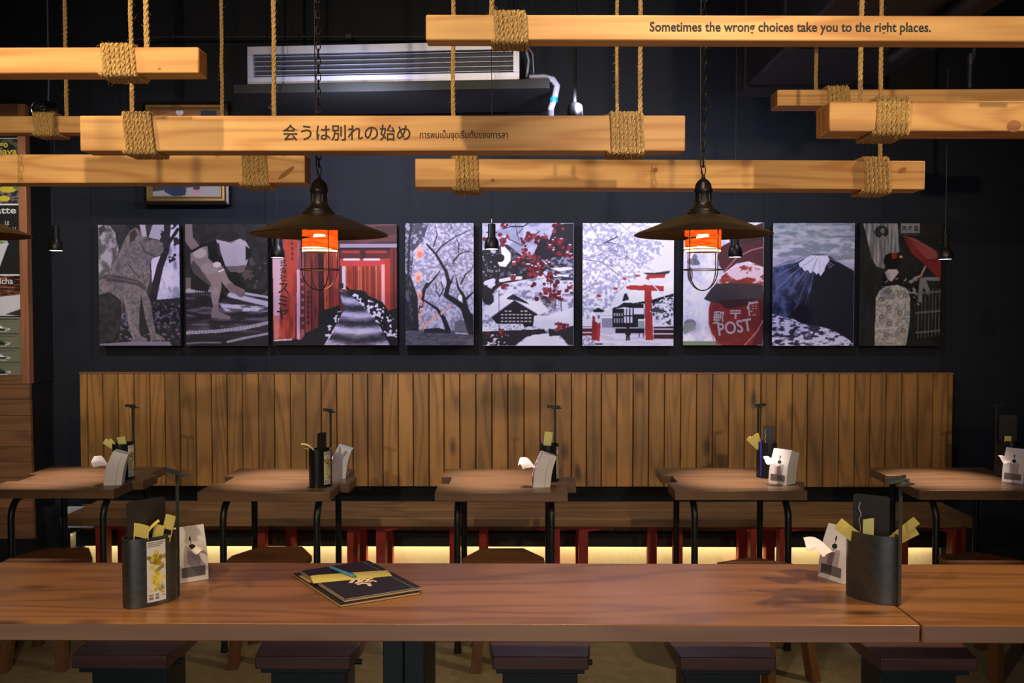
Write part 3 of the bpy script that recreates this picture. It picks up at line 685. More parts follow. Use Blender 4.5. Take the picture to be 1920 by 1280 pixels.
A.line([(102, 620), (150, 770)], 90, (50, 48, 64)).line([(120, 780), (200, 680), (300, 610), (430, 570), (480, 530)], (34, 14), (48, 44, 58)).line([(210, 680), (240, 560), (330, 490), (400, 430)], (20, 8), (48, 44, 58))
A.line([(250, 620), (330, 605), (410, 598)], 28, (206, 206, 238)).line([(130, 640), (190, 620), (160, 660)], 36, (200, 200, 232)).poly([(215, 455), (260, 440), (250, 350), (275, 340), (330, 400), (332, 460), (290, 512), (240, 505)], (218, 218, 244)).ell(240, 440, 40, 34, (44, 44, 62)).poly([(160, 370), (215, 380), (205, 405), (175, 400)], (180, 180, 220))
A.line([(260, 210), (330, 190), (430, 190), (470, 165)], 8, (60, 56, 74)).line([(370, 175), (385, 260), (400, 300)], 5, (60, 56, 74)).line([(385, 250), (430, 200)], 4, (60, 56, 74)).line([(300, 280), (420, 340), (560, 230)], 6, (54, 50, 66))
A.line([(440, 440), (560, 520), (650, 640), (660, 770)], (8, 4), (56, 50, 62)).line([(660, 600), (740, 590), (830, 610)], 6, (54, 50, 66)).line([(740, 880), (735, 780), (700, 700)], 6, (60, 54, 66)).line([(730, 960), (742, 860)], 10, (52, 46, 56))
A.poly([(102, 870), (190, 800), (250, 740), (340, 720), (470, 790), (560, 770), (640, 860), (540, 900), (360, 790), (180, 915)], (214, 212, 242)).poly([(300, 760), (350, 728), (460, 790), (480, 812), (380, 780), (300, 770)], (60, 56, 80))
A.poly([(175, 912), (362, 785), (542, 888), (515, 985), (430, 992), (215, 965)], (46, 42, 62)).line([(178, 915), (362, 782), (542, 890)], 9, (80, 78, 112))
for r_ in range(4):
    for c_ in range(8):
        x = 250 + c_ * 32; y = 860 + r_ * 27
        if abs(x - 362) < (y - 800) * 1.5 and not (330 < x < 395 and y < 885): A.rect(x, y, x + 22, y + 12, (206, 192, 190))
A.poly([(520, 900), (640, 900), (838, 830), (838, 1000), (620, 1010), (510, 985)], (210, 210, 240)).mottle([(560, 740), (700, 760), (700, 850), (600, 820)], (84, 76, 90), (150, 146, 170), 40, 30, .5, seed=4)
A.mottle([(102, 965), (430, 968), (445, 1005), (102, 1030)], (212, 212, 242), (120, 116, 146), 14, 14, .62, seed=6).poly([(102, 1030), (300, 1020), (600, 1010), (620, 1040), (460, 1070), (360, 1143), (102, 1143)], (48, 44, 60)).speck([(130, 1050), (330, 1060), (300, 1143), (130, 1143)], (200, 190, 214), 26, .58, 8)
A.poly([(372, 1143), (505, 1055), (640, 1045), (725, 1062), (720, 1085), (800, 1143)], (206, 206, 238)).poly([(636, 1004), (700, 1020), (838, 980), (838, 1143), (790, 1130), (730, 1060), (640, 1066)], (50, 48, 68)).line([(236, 700), (236, 1040)], 6, (40, 36, 50))
rg = random.Random(21)
for (cx, cy, sx, sy, n_) in ((500, 280, 90, 50, 24), (700, 320, 90, 90, 30), (790, 410, 40, 60, 14), (430, 430, 80, 70, 22), (560, 500, 90, 70, 28), (500, 580, 60, 50, 14), (640, 600, 60, 50, 12), (600, 720, 50, 60, 10), (720, 740, 60, 50, 14), (800, 680, 30, 40, 7), (270, 300, 50, 60, 10), (280, 190, 30, 26, 5), (270, 670, 60, 30, 8), (740, 980, 60, 50, 14), (130, 290, 20, 20, 3), (710, 170, 20, 12, 3), (240, 1050, 70, 40, 7), (340, 580, 40, 30, 5)):
    for _ in range(n_):
        x = cx + rg.gauss(0, sx * .5); y = cy + rg.gauss(0, sy * .5); r_ = rg.uniform(9, 20)
        A.ell(x, y, r_, r_ * .95, rg.choice([(160, 44, 66), (136, 32, 54), (176, 60, 76), (120, 28, 48)]))
        if rg.random() < .22: A.ell(x, y - r_ * .7, r_ * .8, r_ * .35, (206, 200, 232))
picture((904, 905), (1076, 1076), 418, 648, A, 'canvas print of a snowy village behind red leaves')
# 6 red gate at the snowy shrine
A = Art(*grid(1092, 1264, 418, 648), 903, 160, 1642, 1142, (214, 212, 246), 6)
tree = [(903, 160), (1300, 160), (1560, 330), (1540, 420), (1400, 480), (1340, 600), (1180, 720), (1120, 850), (940, 930), (903, 900)]
A.mottle(tree, (168, 168, 212), (226, 224, 250), 34, 30, .5, .16, 3)
A.mottle([(1100, 160), (1642, 160), (1642, 260), (1400, 330)], (180, 180, 216), (228, 226, 250), 60, 30, .45, .2, 5)
rg = random.Random(5)
for x, y, a_, l_ in ((903, 440, -10, 120), (903, 560, -25, 110), (903, 300, 20, 110), (960, 160, 60, 110), (1100, 160, 50, 120), (1200, 160, 40, 110), (903, 700, -30, 90), (1050, 400, 30, 100), (1250, 420, 40, 80)):
    A.twigs(x, y, R(a_), l_, 6, (116, 112, 148), 4, rg, .75, 30)
A.line([(1080, 318), (1180, 270)], 9, (84, 80, 106)).line([(910, 450), (1060, 470), (1200, 580)], 6, (110, 106, 136)).line([(1100, 310), (1190, 330)], 6, (84, 80, 106))
A.poly([(1145, 842), (1240, 795), (1330, 640), (1400, 690), (1642, 620), (1642, 800), (1400, 820)], (222, 220, 248)).poly([(1225, 785), (1242, 728), (1258, 718), (1282, 770), (1240, 782)], (48, 46, 60)).poly([(1320, 800), (1400, 785), (1460, 775), (1642, 722), (1642, 745), (1470, 800), (1400, 805)], (48, 46, 62))
A.poly([(1142, 840), (1190, 828), (1240, 795), (1330, 800), (1400, 808), (1400, 850), (1240, 832), (1160, 846)], (44, 42, 56)).rect(1148, 845, 1405, 1000, (46, 42, 56)).rect(1470, 780, 1642, 900, (44, 42, 54))
for x in (1240, 1265, 1292): A.rect(x, 838, x + 16, 895, (206, 204, 232)); A.rect(x, 908, x + 16, 958, (206, 204, 232))
A.rect(1318, 838, 1402, 890, (214, 212, 240)).rect(1318, 905, 1402, 990, (52, 48, 60)); 
for k in range(4): A.rect(1158 + k * 20, 880, 1170 + k * 20, 905, (176, 172, 196)); A.rect(1158 + k * 20, 920, 1170 + k * 20, 960, (150, 146, 172))
A.rect(1060, 900, 1145, 1005, (152, 148, 176)).rect(1060, 905, 1145, 920, (222, 220, 246)).poly([(903, 1000), (1642, 985), (1642, 1142), (903, 1142)], (196, 190, 222)).mottle([(903, 1040), (1642, 1030), (1642, 1142), (903, 1142)], (190, 184, 216), (208, 202, 232), 120, 14, seed=3)
A.rect(1170, 985, 1405, 1040, (42, 38, 50)).rect(1140, 992, 1405, 1004, (176, 174, 200)).rect(1355, 930, 1405, 1002, (150, 168, 178)).rect(1352, 926, 1408, 940, (228, 226, 246)).rect(1362, 1040, 1368, 1075, (60, 54, 66)).rect(1395, 1040, 1401, 1075, (60, 54, 66))
A.rect(903, 985, 985, 1060, (120, 40, 50)).rect(903, 990, 985, 1002, (200, 196, 226)).rect(903, 1030, 985, 1040, (196, 190, 220)).ell(950, 1105, 52, 48, (170, 168, 206)).mottle([(903, 1060), (1000, 1060), (1005, 1142), (903, 1142)], (140, 138, 176), (206, 204, 236), 16, 16, .5, seed=9)
A.poly([(985, 900), (1052, 930), (1042, 1105), (975, 1092)], (178, 42, 50)).poly([(1020, 940), (1050, 945), (1042, 1105), (1018, 1102)], (204, 56, 58)).poly([(1000, 870), (1066, 870), (1060, 950), (1030, 962), (1006, 945)], (210, 208, 236)).poly([(982, 862), (1032, 836), (1085, 862), (1060, 874), (1000, 874)], (50, 48, 62)).rect(1026, 895, 1042, 925, (110, 106, 130)).rect(1005, 1122, 1068, 1134, (50, 44, 54))
A.poly([(1405, 690), (1460, 690), (1478, 1096), (1415, 1096)], (206, 54, 52)).poly([(1255, 668), (1300, 655), (1395, 660), (1400, 650), (1430, 655), (1560, 664), (1560, 704), (1300, 694), (1260, 684)], (212, 58, 56)).poly([(1430, 570), (1576, 566), (1568, 596), (1445, 602), (1440, 615), (1412, 604)], (212, 58, 56)).poly([(1393, 556), (1480, 558), (1612, 540), (1604, 560), (1570, 570), (1420, 572)], (70, 68, 84))
for x, y, r_ in ((1035, 742, 16), (1243, 604, 12), (1170, 684, 14), (1340, 580, 12), (1360, 582, 9)): A.ell(x, y, r_ * 1.3, r_ * .8, (200, 70, 76))
A.line([(1440, 620), (1560, 740), (1600, 800)], 8, (206, 204, 236)).mottle([(1490, 790), (1600, 750), (1642, 760), (1642, 995), (1560, 990), (1540, 900), (1450, 870)], (74, 70, 90), (220, 218, 246), 26, 22, .44, .1, 4)
A.rect(1480, 990, 1642, 1085, (84, 40, 50)).rect(1480, 1002, 1642, 1014, (206, 202, 230)).rect(1480, 1040, 1642, 1050, (196, 190, 220)).poly([(1450, 850), (1500, 832), (1560, 855), (1548, 880), (1462, 868)], (84, 82, 100)).poly([(1486, 885), (1534, 885), (1530, 950), (1508, 966), (1490, 948)], (196, 194, 222)).rect(1500, 905, 1518, 930, (110, 106, 130))
A.ell(1272, 992, 12, 16, (46, 42, 52)).poly([(1254, 1005), (1292, 1005), (1294, 1055), (1286, 1060), (1290, 1100), (1276, 1100), (1272, 1066), (1268, 1102), (1256, 1102), (1258, 1058), (1250, 1050)], (52, 48, 58))
picture((1092, 1092), (1264, 1264), 418, 648, A, 'canvas print of a red gate before a snowy shrine and a walking figure')
# 7 post box
A = Art(*grid(1280, 1432, 418, 647), 57, 107, 502, 777, (212, 208, 238), 7)
A.mottle(None, (190, 188, 216), (222, 218, 246), 120, 120, .45, .3, 4)
for x, y, rx, ry in ((110, 320, 34, 18), (95, 390, 16, 40), (120, 300, 14, 22), (95, 660, 34, 26), (70, 690, 16, 22), (130, 330, 20, 10)): A.ell(x, y, rx, ry, (112, 110, 130), .75)
A.rect(57, 755, 240, 777, (134, 156, 126)).poly([(57, 660), (120, 650), (130, 690), (60, 720)], (150, 160, 150), .8)
A.poly([(250, 290), (262, 240), (310, 215), (400, 140), (502, 107), (502, 350), (420, 318), (350, 330), (285, 380), (255, 340)], (112, 54, 64)).line([(285, 372), (350, 300), (430, 258), (502, 240)], 7, (186, 120, 140)).poly([(330, 215), (400, 140), (502, 107), (502, 200), (400, 225)], (92, 54, 66))
A.poly([(215, 470), (260, 410), (310, 360), (400, 326), (460, 335), (502, 355), (502, 445), (330, 438)], (178, 70, 62)).mottle([(225, 465), (260, 410), (310, 360), (400, 326), (502, 350), (502, 430), (400, 445), (330, 440)], (176, 66, 56), (216, 188, 212), 60, 34, .46, .1, 6)
A.line([(270, 395), (340, 345), (420, 330), (502, 360)], 7, (230, 200, 220))
A.ell(372, 615, 176, 195, (170, 52, 52)).ell(372, 615, 160, 178, (160, 46, 46)).mottle([(225, 540), (502, 520), (502, 777), (240, 777)], (166, 50, 50), (146, 42, 46), 60, 60, seed=4, a=.8).poly([(470, 500), (502, 480), (502, 777), (440, 777), (490, 660)], (112, 40, 50)).line([(235, 770), (200, 660), (200, 580)], 4, (206, 120, 130))
A.poly([(172, 524), (210, 470), (240, 440), (330, 436), (502, 446), (502, 520), (400, 548), (300, 556), (210, 540)], (80, 66, 76)).poly([(240, 530), (460, 520), (400, 560), (300, 580)], (70, 36, 44), .8).line([(400, 777), (470, 700), (502, 640)], 6, (206, 130, 140))
picture((1281, 1280), (1433, 1432), 417, 647, A, 'canvas print of a round red post box with raised lettering',
        [('郵', 222, 655, 82, 60, M['greyembossed'], False, R(4)), ('〒', 318, 632, 66, 60, M['greyembossed'], False, 0), ('便', 412, 610, 84, 72, M['greyembossed'], False, R(-6)), ('POST', 256, 724, 98, 190, M['greyembossed'], False, R(-9))])
# 8 the snow capped mountain
A = Art(*grid(1448, 1603, 418, 648), 548, 110, 998, 780, (164, 170, 192), 8)
A.mottle(None, (132, 142, 168), (184, 182, 208), 110, 34, .5, .2, 2).mottle([(548, 110), (998, 110), (998, 180), (548, 230)], (116, 132, 146), (176, 176, 196), 130, 30, .52, .2, 5, .7)
A.poly([(548, 300), (700, 290), (998, 330), (998, 400), (548, 380)], (156, 150, 196), .6)
mt = [(548, 352), (620, 340), (690, 320), (760, 284), (800, 276), (850, 284), (905, 320), (998, 372), (998, 780), (548, 780)]
A.poly(mt, (26, 28, 60)).mottle([(548, 352), (690, 320), (800, 300), (760, 480), (620, 640), (548, 620)], (28, 34, 74), (84, 96, 158), 90, 120, .55, .2, 7)
rg = random.Random(3)
for k in range(60):
    a_ = R(100 + 62 * rg.random()); r0 = rg.uniform(60, 150); r1 = r0 + rg.uniform(40, 240); cx, cy = 800, 270
    A.line([(cx + math.cos(a_) * r0, cy + math.sin(a_) * r0 * .9), (cx + math.cos(a_) * r1, cy + math.sin(a_) * r1 * .9)], rg.uniform(1.5, 3.5), rg.choice([(96, 106, 168), (64, 74, 130), (150, 156, 208)]), .6)
A.poly([(690, 328), (730, 300), (762, 284), (850, 284), (862, 312), (842, 340), (832, 372), (812, 400), (800, 380), (790, 392), (772, 372), (756, 386), (742, 366), (722, 372), (708, 350), (694, 346)], (200, 198, 232))
for k in range(26):
    a_ = R(35 + 110 * rg.random()); A.line([(800 + math.cos(a_) * 20, 282 + abs(math.sin(a_)) * 20), (800 + math.cos(a_) * 110, 282 + math.sin(a_) * 95)], 2.5, rg.choice([(210, 208, 240), (120, 124, 176)]), .6)
A.ell(800, 282, 22, 6, (110, 112, 160)).line([(905, 322), (860, 300)], 3, (150, 156, 200))
cl = [(548, 605), (600, 622), (660, 630), (720, 660), (800, 672), (870, 690), (930, 720), (970, 745), (998, 770), (998, 780), (548, 780)]
A.mottle(cl, (58, 58, 96), (200, 196, 232), 44, 20, .44, .14, 6)
picture((1448, 1447), (1603, 1603), 418, 648, A, 'canvas print of a snow capped mountain above clouds')
# 9 kimono and red parasol
A = Art(*grid(1610, 1766, 418, 648), 1030, 112, 1472, 782, (34, 36, 38), 9)
A.mottle(None, (28, 30, 32), (44, 44, 48), 90, 160, seed=4)
A.poly([(1235, 112), (1472, 112), (1472, 200), (1235, 170)], (52, 46, 48)).rect(1250, 114, 1352, 168, (150, 150, 152)).line([(1240, 172), (1352, 178)], 3, (120, 118, 120))
for k in range(18): A.line([(1244 + k * 6, 140), (1244 + k * 6, 172)], 2, (84, 82, 84), .5)
dr = [(1045, 114), (1232, 114), (1246, 268), (1215, 278), (1168, 285), (1164, 362), (1120, 350), (1092, 300), (1072, 220)]
A.poly(dr, (132, 130, 130)).mottle(dr, (110, 108, 108), (164, 160, 160), 16, 300, .5, .2, 3).ell(1145, 160, 38, 34, (44, 42, 46), .9).speck([(1110, 125), (1185, 125), (1185, 205), (1110, 205)], (130, 128, 128), 20, .6, 3)
A.poly([(1262, 178), (1330, 200), (1440, 262), (1472, 300), (1472, 428), (1390, 345), (1310, 275)], (164, 44, 46)).poly([(1262, 178), (1330, 196), (1440, 262), (1452, 300), (1400, 310), (1320, 240)], (186, 92, 90), .8)
for k in range(7): A.line([(1270, 184), (1472, 430 - k * 22)], 2, (110, 28, 32), .6)
A.line([(1392, 320), (1410, 310), (1440, 325)], 4, (70, 30, 34))
A.ell(1205, 318, 46, 44, (14, 14, 16)).ell(1216, 290, 17, 17, (170, 40, 44)).ell(1252, 296, 10, 8, (190, 160, 90)).poly([(1166, 380), (1182, 364), (1232, 364), (1243, 382), (1205, 432), (1180, 425)], (188, 172, 170)).line([(1166, 384), (1182, 424), (1205, 433)], 4, (150, 50, 60)).line([(1205, 433), (1243, 382)], 4, (110, 50, 56))
A.poly([(1140, 450), (1180, 425), (1210, 436), (1250, 425), (1300, 405), (1360, 400), (1365, 470), (1330, 550), (1300, 560), (1280, 460), (1160, 455)], (26, 26, 30)).speck([(1140, 420), (1360, 400), (1360, 560), (1300, 560), (1280, 460), (1140, 460)], (140, 138, 140), 20, .64, 8)
ob = [(1115, 782), (1118, 520), (1140, 478), (1170, 456), (1235, 448), (1285, 466), (1306, 520), (1308, 600), (1300, 700), (1286, 782)]
A.poly(ob, (168, 164, 158)).mottle(ob, (150, 146, 138), (182, 178, 172), 20, 20, .5, .2, 5)
for x, y in ((1185, 482), (1280, 506), (1148, 528), (1192, 574), (1150, 624), (1195, 660), (1180, 722), (1270, 700), (1250, 600)): A.ell(x, y, 15, 14, (128, 112, 100), .8).ell(x, y, 7, 7, (170, 160, 150), .8)
A.line([(1240, 480), (1240, 782)], 3, (130, 126, 120)).line([(1118, 690), (1240, 682)], 8, (188, 184, 180)).line([(1242, 620), (1306, 614)], 3, (110, 104, 98)).line([(1242, 636), (1306, 630)], 3, (110, 104, 98))
A.line([(1385, 350), (1362, 400), (1330, 410)], 12, (170, 140, 128)).poly([(1356, 410), (1385, 408), (1418, 490), (1400, 505), (1378, 460), (1368, 545), (1346, 540)], (132, 130, 130)).poly([(1380, 405), (1460, 405), (1466, 428), (1385, 425)], (130, 130, 134))
for k in range(7): A.line([(1352 + k * 19, 470), (1350 + k * 19, 745 - k * 4)], 4, (110, 110, 114))
for y in (490, 596, 704): A.line([(1340, y + 6), (1470, y - 6)], 12, (112, 112, 116), .9)
picture((1611, 1610), (1767, 1765), 418, 648, A, 'dark canvas print of a figure in kimono with a red parasol',
        [('京 多 芸', 1256, 152, 30, 88, M['ink'], False, 0)])

# ---------------------------------------------------------------- gilt framed family photo, half hidden
a = at(271, 384, 5.5); c = at(428, 191, 5.5); wd, ht = c.x - a.x, c.z - a.z
t = thing('framed_photo', (a.x, 5.5, a.z), 'gilt framed family photo high on the wall behind the hanging timbers', 'picture')
b = MB(); fr = .045
for i, (o_, z_) in enumerate(((0, .02), (.014, .04), (.032, .028))):
    pass
def mould(poly, nm, mat):
    # four mitred sides; poly = (inset, height) profile
    bb = MB(); P = []
    for (ins, h) in poly:
        P.append([(ins, -h, ins), (wd - ins, -h, ins), (wd - ins, -h, ht - ins), (ins, -h, ht - ins)])
    vs = [v for ring_ in P for v in ring_]; fs = []
    for i in range(len(P) - 1):
        for k in range(4): fs.append((i * 4 + k, i * 4 + (k + 1) % 4, (i + 1) * 4 + (k + 1) % 4, (i + 1) * 4 + k))
    bb.add(vs, fs); return bb.build(nm, mat, t, smooth=None)
mould([(0, -.05), (0, .012), (.012, .018), (.016, .01)], 'outer_moulding', M['bronze'])
mould([(.016, .01), (.022, .022), (.034, .022), (.046, .006), (.05, .006), (.05, -.02)], 'gilt_moulding', M['gold'])
A = Art(150, 190, 858, 620, 1240, 1110, (172, 112, 66), 3)
A.mottle([(858, 620), (1240, 620), (1240, 1040), (858, 1040)], (186, 124, 76), (150, 96, 56), 200, 90, seed=2).poly([(858, 1070), (1240, 1030), (1240, 1110), (858, 1110)], (150, 148, 150)).poly([(858, 1040), (1240, 1000), (1240, 1036), (858, 1078)], (70, 66, 66)).rect(1130, 620, 1215, 700, (60, 64, 84))
A.poly([(930, 1000), (1010, 1000), (1048, 1070), (1040, 1100), (980, 1108), (925, 1080)], (52, 64, 98)).poly([(1080, 1000), (1125, 1000), (1120, 1070), (1085, 1070)], (60, 66, 92)).ell(1095, 1080, 14, 14, (190, 120, 140)).ell(1116, 1080, 12, 13, (190, 120, 140)).rect(930, 760, 1050, 1000, (120, 60, 50)).ell(1015, 634, 20, 18, (210, 206, 204)).ell(985, 720, 40, 50, (196, 150, 124)).rect(1075, 840, 1130, 1000, (190, 170, 150)).ell(1102, 810, 24, 30, (200, 154, 128))
A.mesh('printed_photo', wd - .09, ht - .09, t, y=.0, z0=.045)
for ch in t.children:
    if ch.name.startswith('printed_photo'): ch.location.x = .045

# ---------------------------------------------------------------- menu board at the left
MY = 5.3
mz0, mz1 = at(50, 719, MY).z, at(45, 196, MY).z; mx1 = at(56, 560, MY).x; mx0 = -3.58
t = thing('menu_board', (0, MY, 0), 'wood framed drinks menu board at the left edge of the back wall', 'menu board')
sw = .045
MB().box2((mx1 - sw, -.02, mz0), (mx1, .03, mz1)).build('frame_side', M['frame_wood'], t, bevel=.002)
MB().box2((mx0, -.021, mz0), (mx1 - sw, .03, mz0 + .05)).build('frame_bottom', M['hpanel'], t)
MB().box2((mx0, -.021, mz1 - .17), (mx1 - sw, .03, mz1)).build('frame_top', M['hpanel'], t)
MB().box2((mx0, .01, mz0), (mx1 - .002, .26, mz1 - .002)).build('backing', M['kick'], t)
PW = .62; px_r = mx1 - sw
def poster(py0, py1, art, label=None):
    z0, z1 = at(20, py1, MY).z, at(20, py0, MY).z
    o = art.mesh('menu_poster', PW, z1 - z0, t, y=-.006, z0=z0); o.location.x = px_r - PW
    MB().box2((px_r - PW, -.0055, z0), (px_r, .012, z1)).build('poster_board', M['whiteprint'], t, smooth=None)
    return z0, z1
# art coordinates: the visible right strip is 130 to 0 units from the right edge, whole width 620
A = Art(180, 40, -420, 0, 60, 100, (62, 60, 54), 2); A.mottle(None, (40, 40, 38), (120, 116, 96), 26, 20, .55, seed=3); A.rect(-420, 0, 60, 5, (216, 216, 212))
z0, z1 = poster(259, 300, A)
lettering('Mango', .052, M['yellowprint'], t, (px_r - .19, -.0075, z1 - .052), width=.13, bold=.001)
lettering('Kabaya', .052, M['yellowprint'], t, (px_r - .19, -.0075, z1 - .092), width=.18, bold=.001)
A = Art(180, 60, -300, 0, 30, 100, (84, 80, 84), 4); A.mottle(None, (60, 56, 60), (140, 134, 140), 16, 20, .5, seed=5); A.ell(-5, 25, 26, 16, (220, 200, 60)).ell(-16, 68, 18, 14, (226, 206, 50)).ell(24, 12, 14, 16, (110, 160, 60)).ell(-60, 40, 26, 22, (206, 190, 70)).rect(-300, 92, 30, 100, (220, 220, 220))
poster(345, 385, A)
A = Art(220, 190, -170, 380, 137, 875, (50, 48, 52), 6)
A.poly([(-6, 590), (12, 495), (24, 494), (38, 545), (42, 590)], (150, 196, 110)).poly([(-20, 590), (100, 640), (105, 670), (-20, 690)], (206, 206, 214)).poly([(-30, 640), (60, 620), (100, 650), (40, 690)], (140, 186, 90)).poly([(-40, 665), (102, 668), (72, 870), (-30, 870)], (206, 206, 216)).poly([(-40, 770), (40, 755), (34, 870), (-36, 870)], (60, 56, 84)).ell(26, 825, 22, 18, (170, 168, 180))
z0, z1 = poster(385, 512, A)
lettering('Hojicha Latte', .052, M['whiteprint'], t, (px_r - .42, -.0075, z1 - .045), width=.40, bold=.001)
lettering('PREMIUM', .03, M['whiteprint'], t, (px_r - .3, -.0075, z1 - .075), width=.14)
lettering('ほ\nう\nじ\n茶', .03, M['whiteprint'], t, (px_r - .088, -.0075, z1 - .11), vertical=True)
lettering('ソ\nフ\nト', .026, M['whiteprint'], t, (px_r - .045, -.0075, z1 - .14), vertical=True)
A = Art(220, 130, -170, 500, 137, 790, (206, 204, 210), 7)
A.rect(-170, 500, 137, 640, (92, 76, 64)).mottle([(-170, 500), (137, 500), (137, 640), (60, 660), (40, 720), (10, 640), (-170, 690)], (52, 34, 28), (176, 110, 70), 40, 10, .52, seed=4).rect(-170, 500, 137, 510, (226, 226, 226)).poly([(90, 780), (137, 740), (137, 790)], (70, 80, 66))
z0, z1 = poster(514, 592, A)
lettering('Hojicha', .05, M['whiteprint'], t, (px_r - .19, -.0075, z1 - .055), width=.145, bold=.0008)
A = Art(180, 150, -170, 790, 137, 1195, (136, 138, 112), 8)
for k in range(4):
    y0 = 795 + k * 100; gcol = (230, 230, 226) if k % 2 == 0 else (60, 110, 66)
    for xo in (0, -130):
        A.line([(0 + xo, y0 + 12), (126 + xo, y0 + 12)], 7, (90, 92, 72)).line([(10 + xo, y0 + 30), (118 + xo, y0 + 30)], 4, (100, 100, 84)).poly([(68 + xo, y0 + 44), (88 + xo, y0 + 72), (88 + xo, y0 + 90), (50 + xo, y0 + 90), (48 + xo, y0 + 72)], gcol).rect(48 + xo, y0 + 74, 88 + xo, y0 + 88, (56, 58, 52)).line([(92 + xo, y0 + 72), (102 + xo, y0 + 76), (98 + xo, y0 + 86), (90 + xo, y0 + 86)], 4, (226, 226, 222)).line([(48 + xo, y0 + 96), (92 + xo, y0 + 96)], 4, (226, 226, 222))
poster(594, 703, A)
# planked wall under the board
pz0 = at(50, 1008, MY).z
b = MB(); z = pz0
while z < mz0 - .01:
    z2 = min(z + .088, mz0 - .001); b.box2((mx0, MY - .025, z + .001), (mx1 + .012 - (z - pz0) * .012, MY, z2 - .001)); z = z2
t = thing('planked_wall_panel', (0, 0, 0), 'brown panel of horizontal boards under the drinks menu board', 'wall panel')
o = b.build('boards', M['hpanel'], t, smooth=None); tinted(o, 15)
MB().box2((mx0, MY, pz0), (mx1 - .01, WY, mz0)).build('backing', M['kick'], t)
MB().box2((mx0, MY - .02, 0), (mx1 - .01, WY - .04, pz0)).build('plinth', M['kick'], t)
# white socket box and polished black block beside the bench end
t = thing('glossy_block', (at(112, 1000, 5.5).x, 5.42, 0), 'glossy black mottled block on the floor beyond the left bench end', 'block')
MB().box2((-.16, 0, 0), (.10, .1, .42)).build('block', M['gloss'], t, bevel=.004)
a = at(144, 990, 5.40); t = tag(MB().box2((-.055, 0, 0), (.1, .019, .125)).build('socket_box', M['socket'], None, bevel=.004), 'small white box on the glossy block behind the left bench end', 'box')
t.location = (a.x, 5.40, a.z)
# ================================================================ hanging timbers on jute ropes
def rope_wrap(y0, z0, D, H, x0, x1, rr, turns, slant=0.0, rng=None, seed=0):
    """rope wound round a beam with section (y0..y0+D, z0..z0+H), from x0 to x1"""
    rng = random.Random(seed); e = rr * 0.96; c = rr * 0.9
    sec = []   # closed path round the section
    def corner(cy, cz, a0):
        for k in range(4): a = R(a0 + 30 * k); sec.append((cy + math.cos(a) * c, cz + math.sin(a) * c))
    Y0, Y1, Z0, Z1 = y0 - e + c, y0 + D + e - c, z0 - e + c, z0 + H + e - c
    corner(Y0, Z0, 180); sec.append(((Y0 + Y1) / 2, Z0 - c)); corner(Y1, Z0, 270); corner(Y1, Z1, 0)
    sec.append(((Y0 + Y1) / 2, Z1 + c)); corner(Y0, Z1, 90); sec.append((Y0 - c, (Z0 + Z1) / 2))
    pts = []; n = len(sec)
    for i in range(int(turns * n) + 1):
        k = i % n; y, z = sec[k]
        x = x0 + (x1 - x0) * i / (turns * n) + rng.uniform(-.0006, .0006) + slant * (z - z0 - H / 2) 
        pts.append((x, y + (y - y0 - D / 2) * .0, z))
    return pts
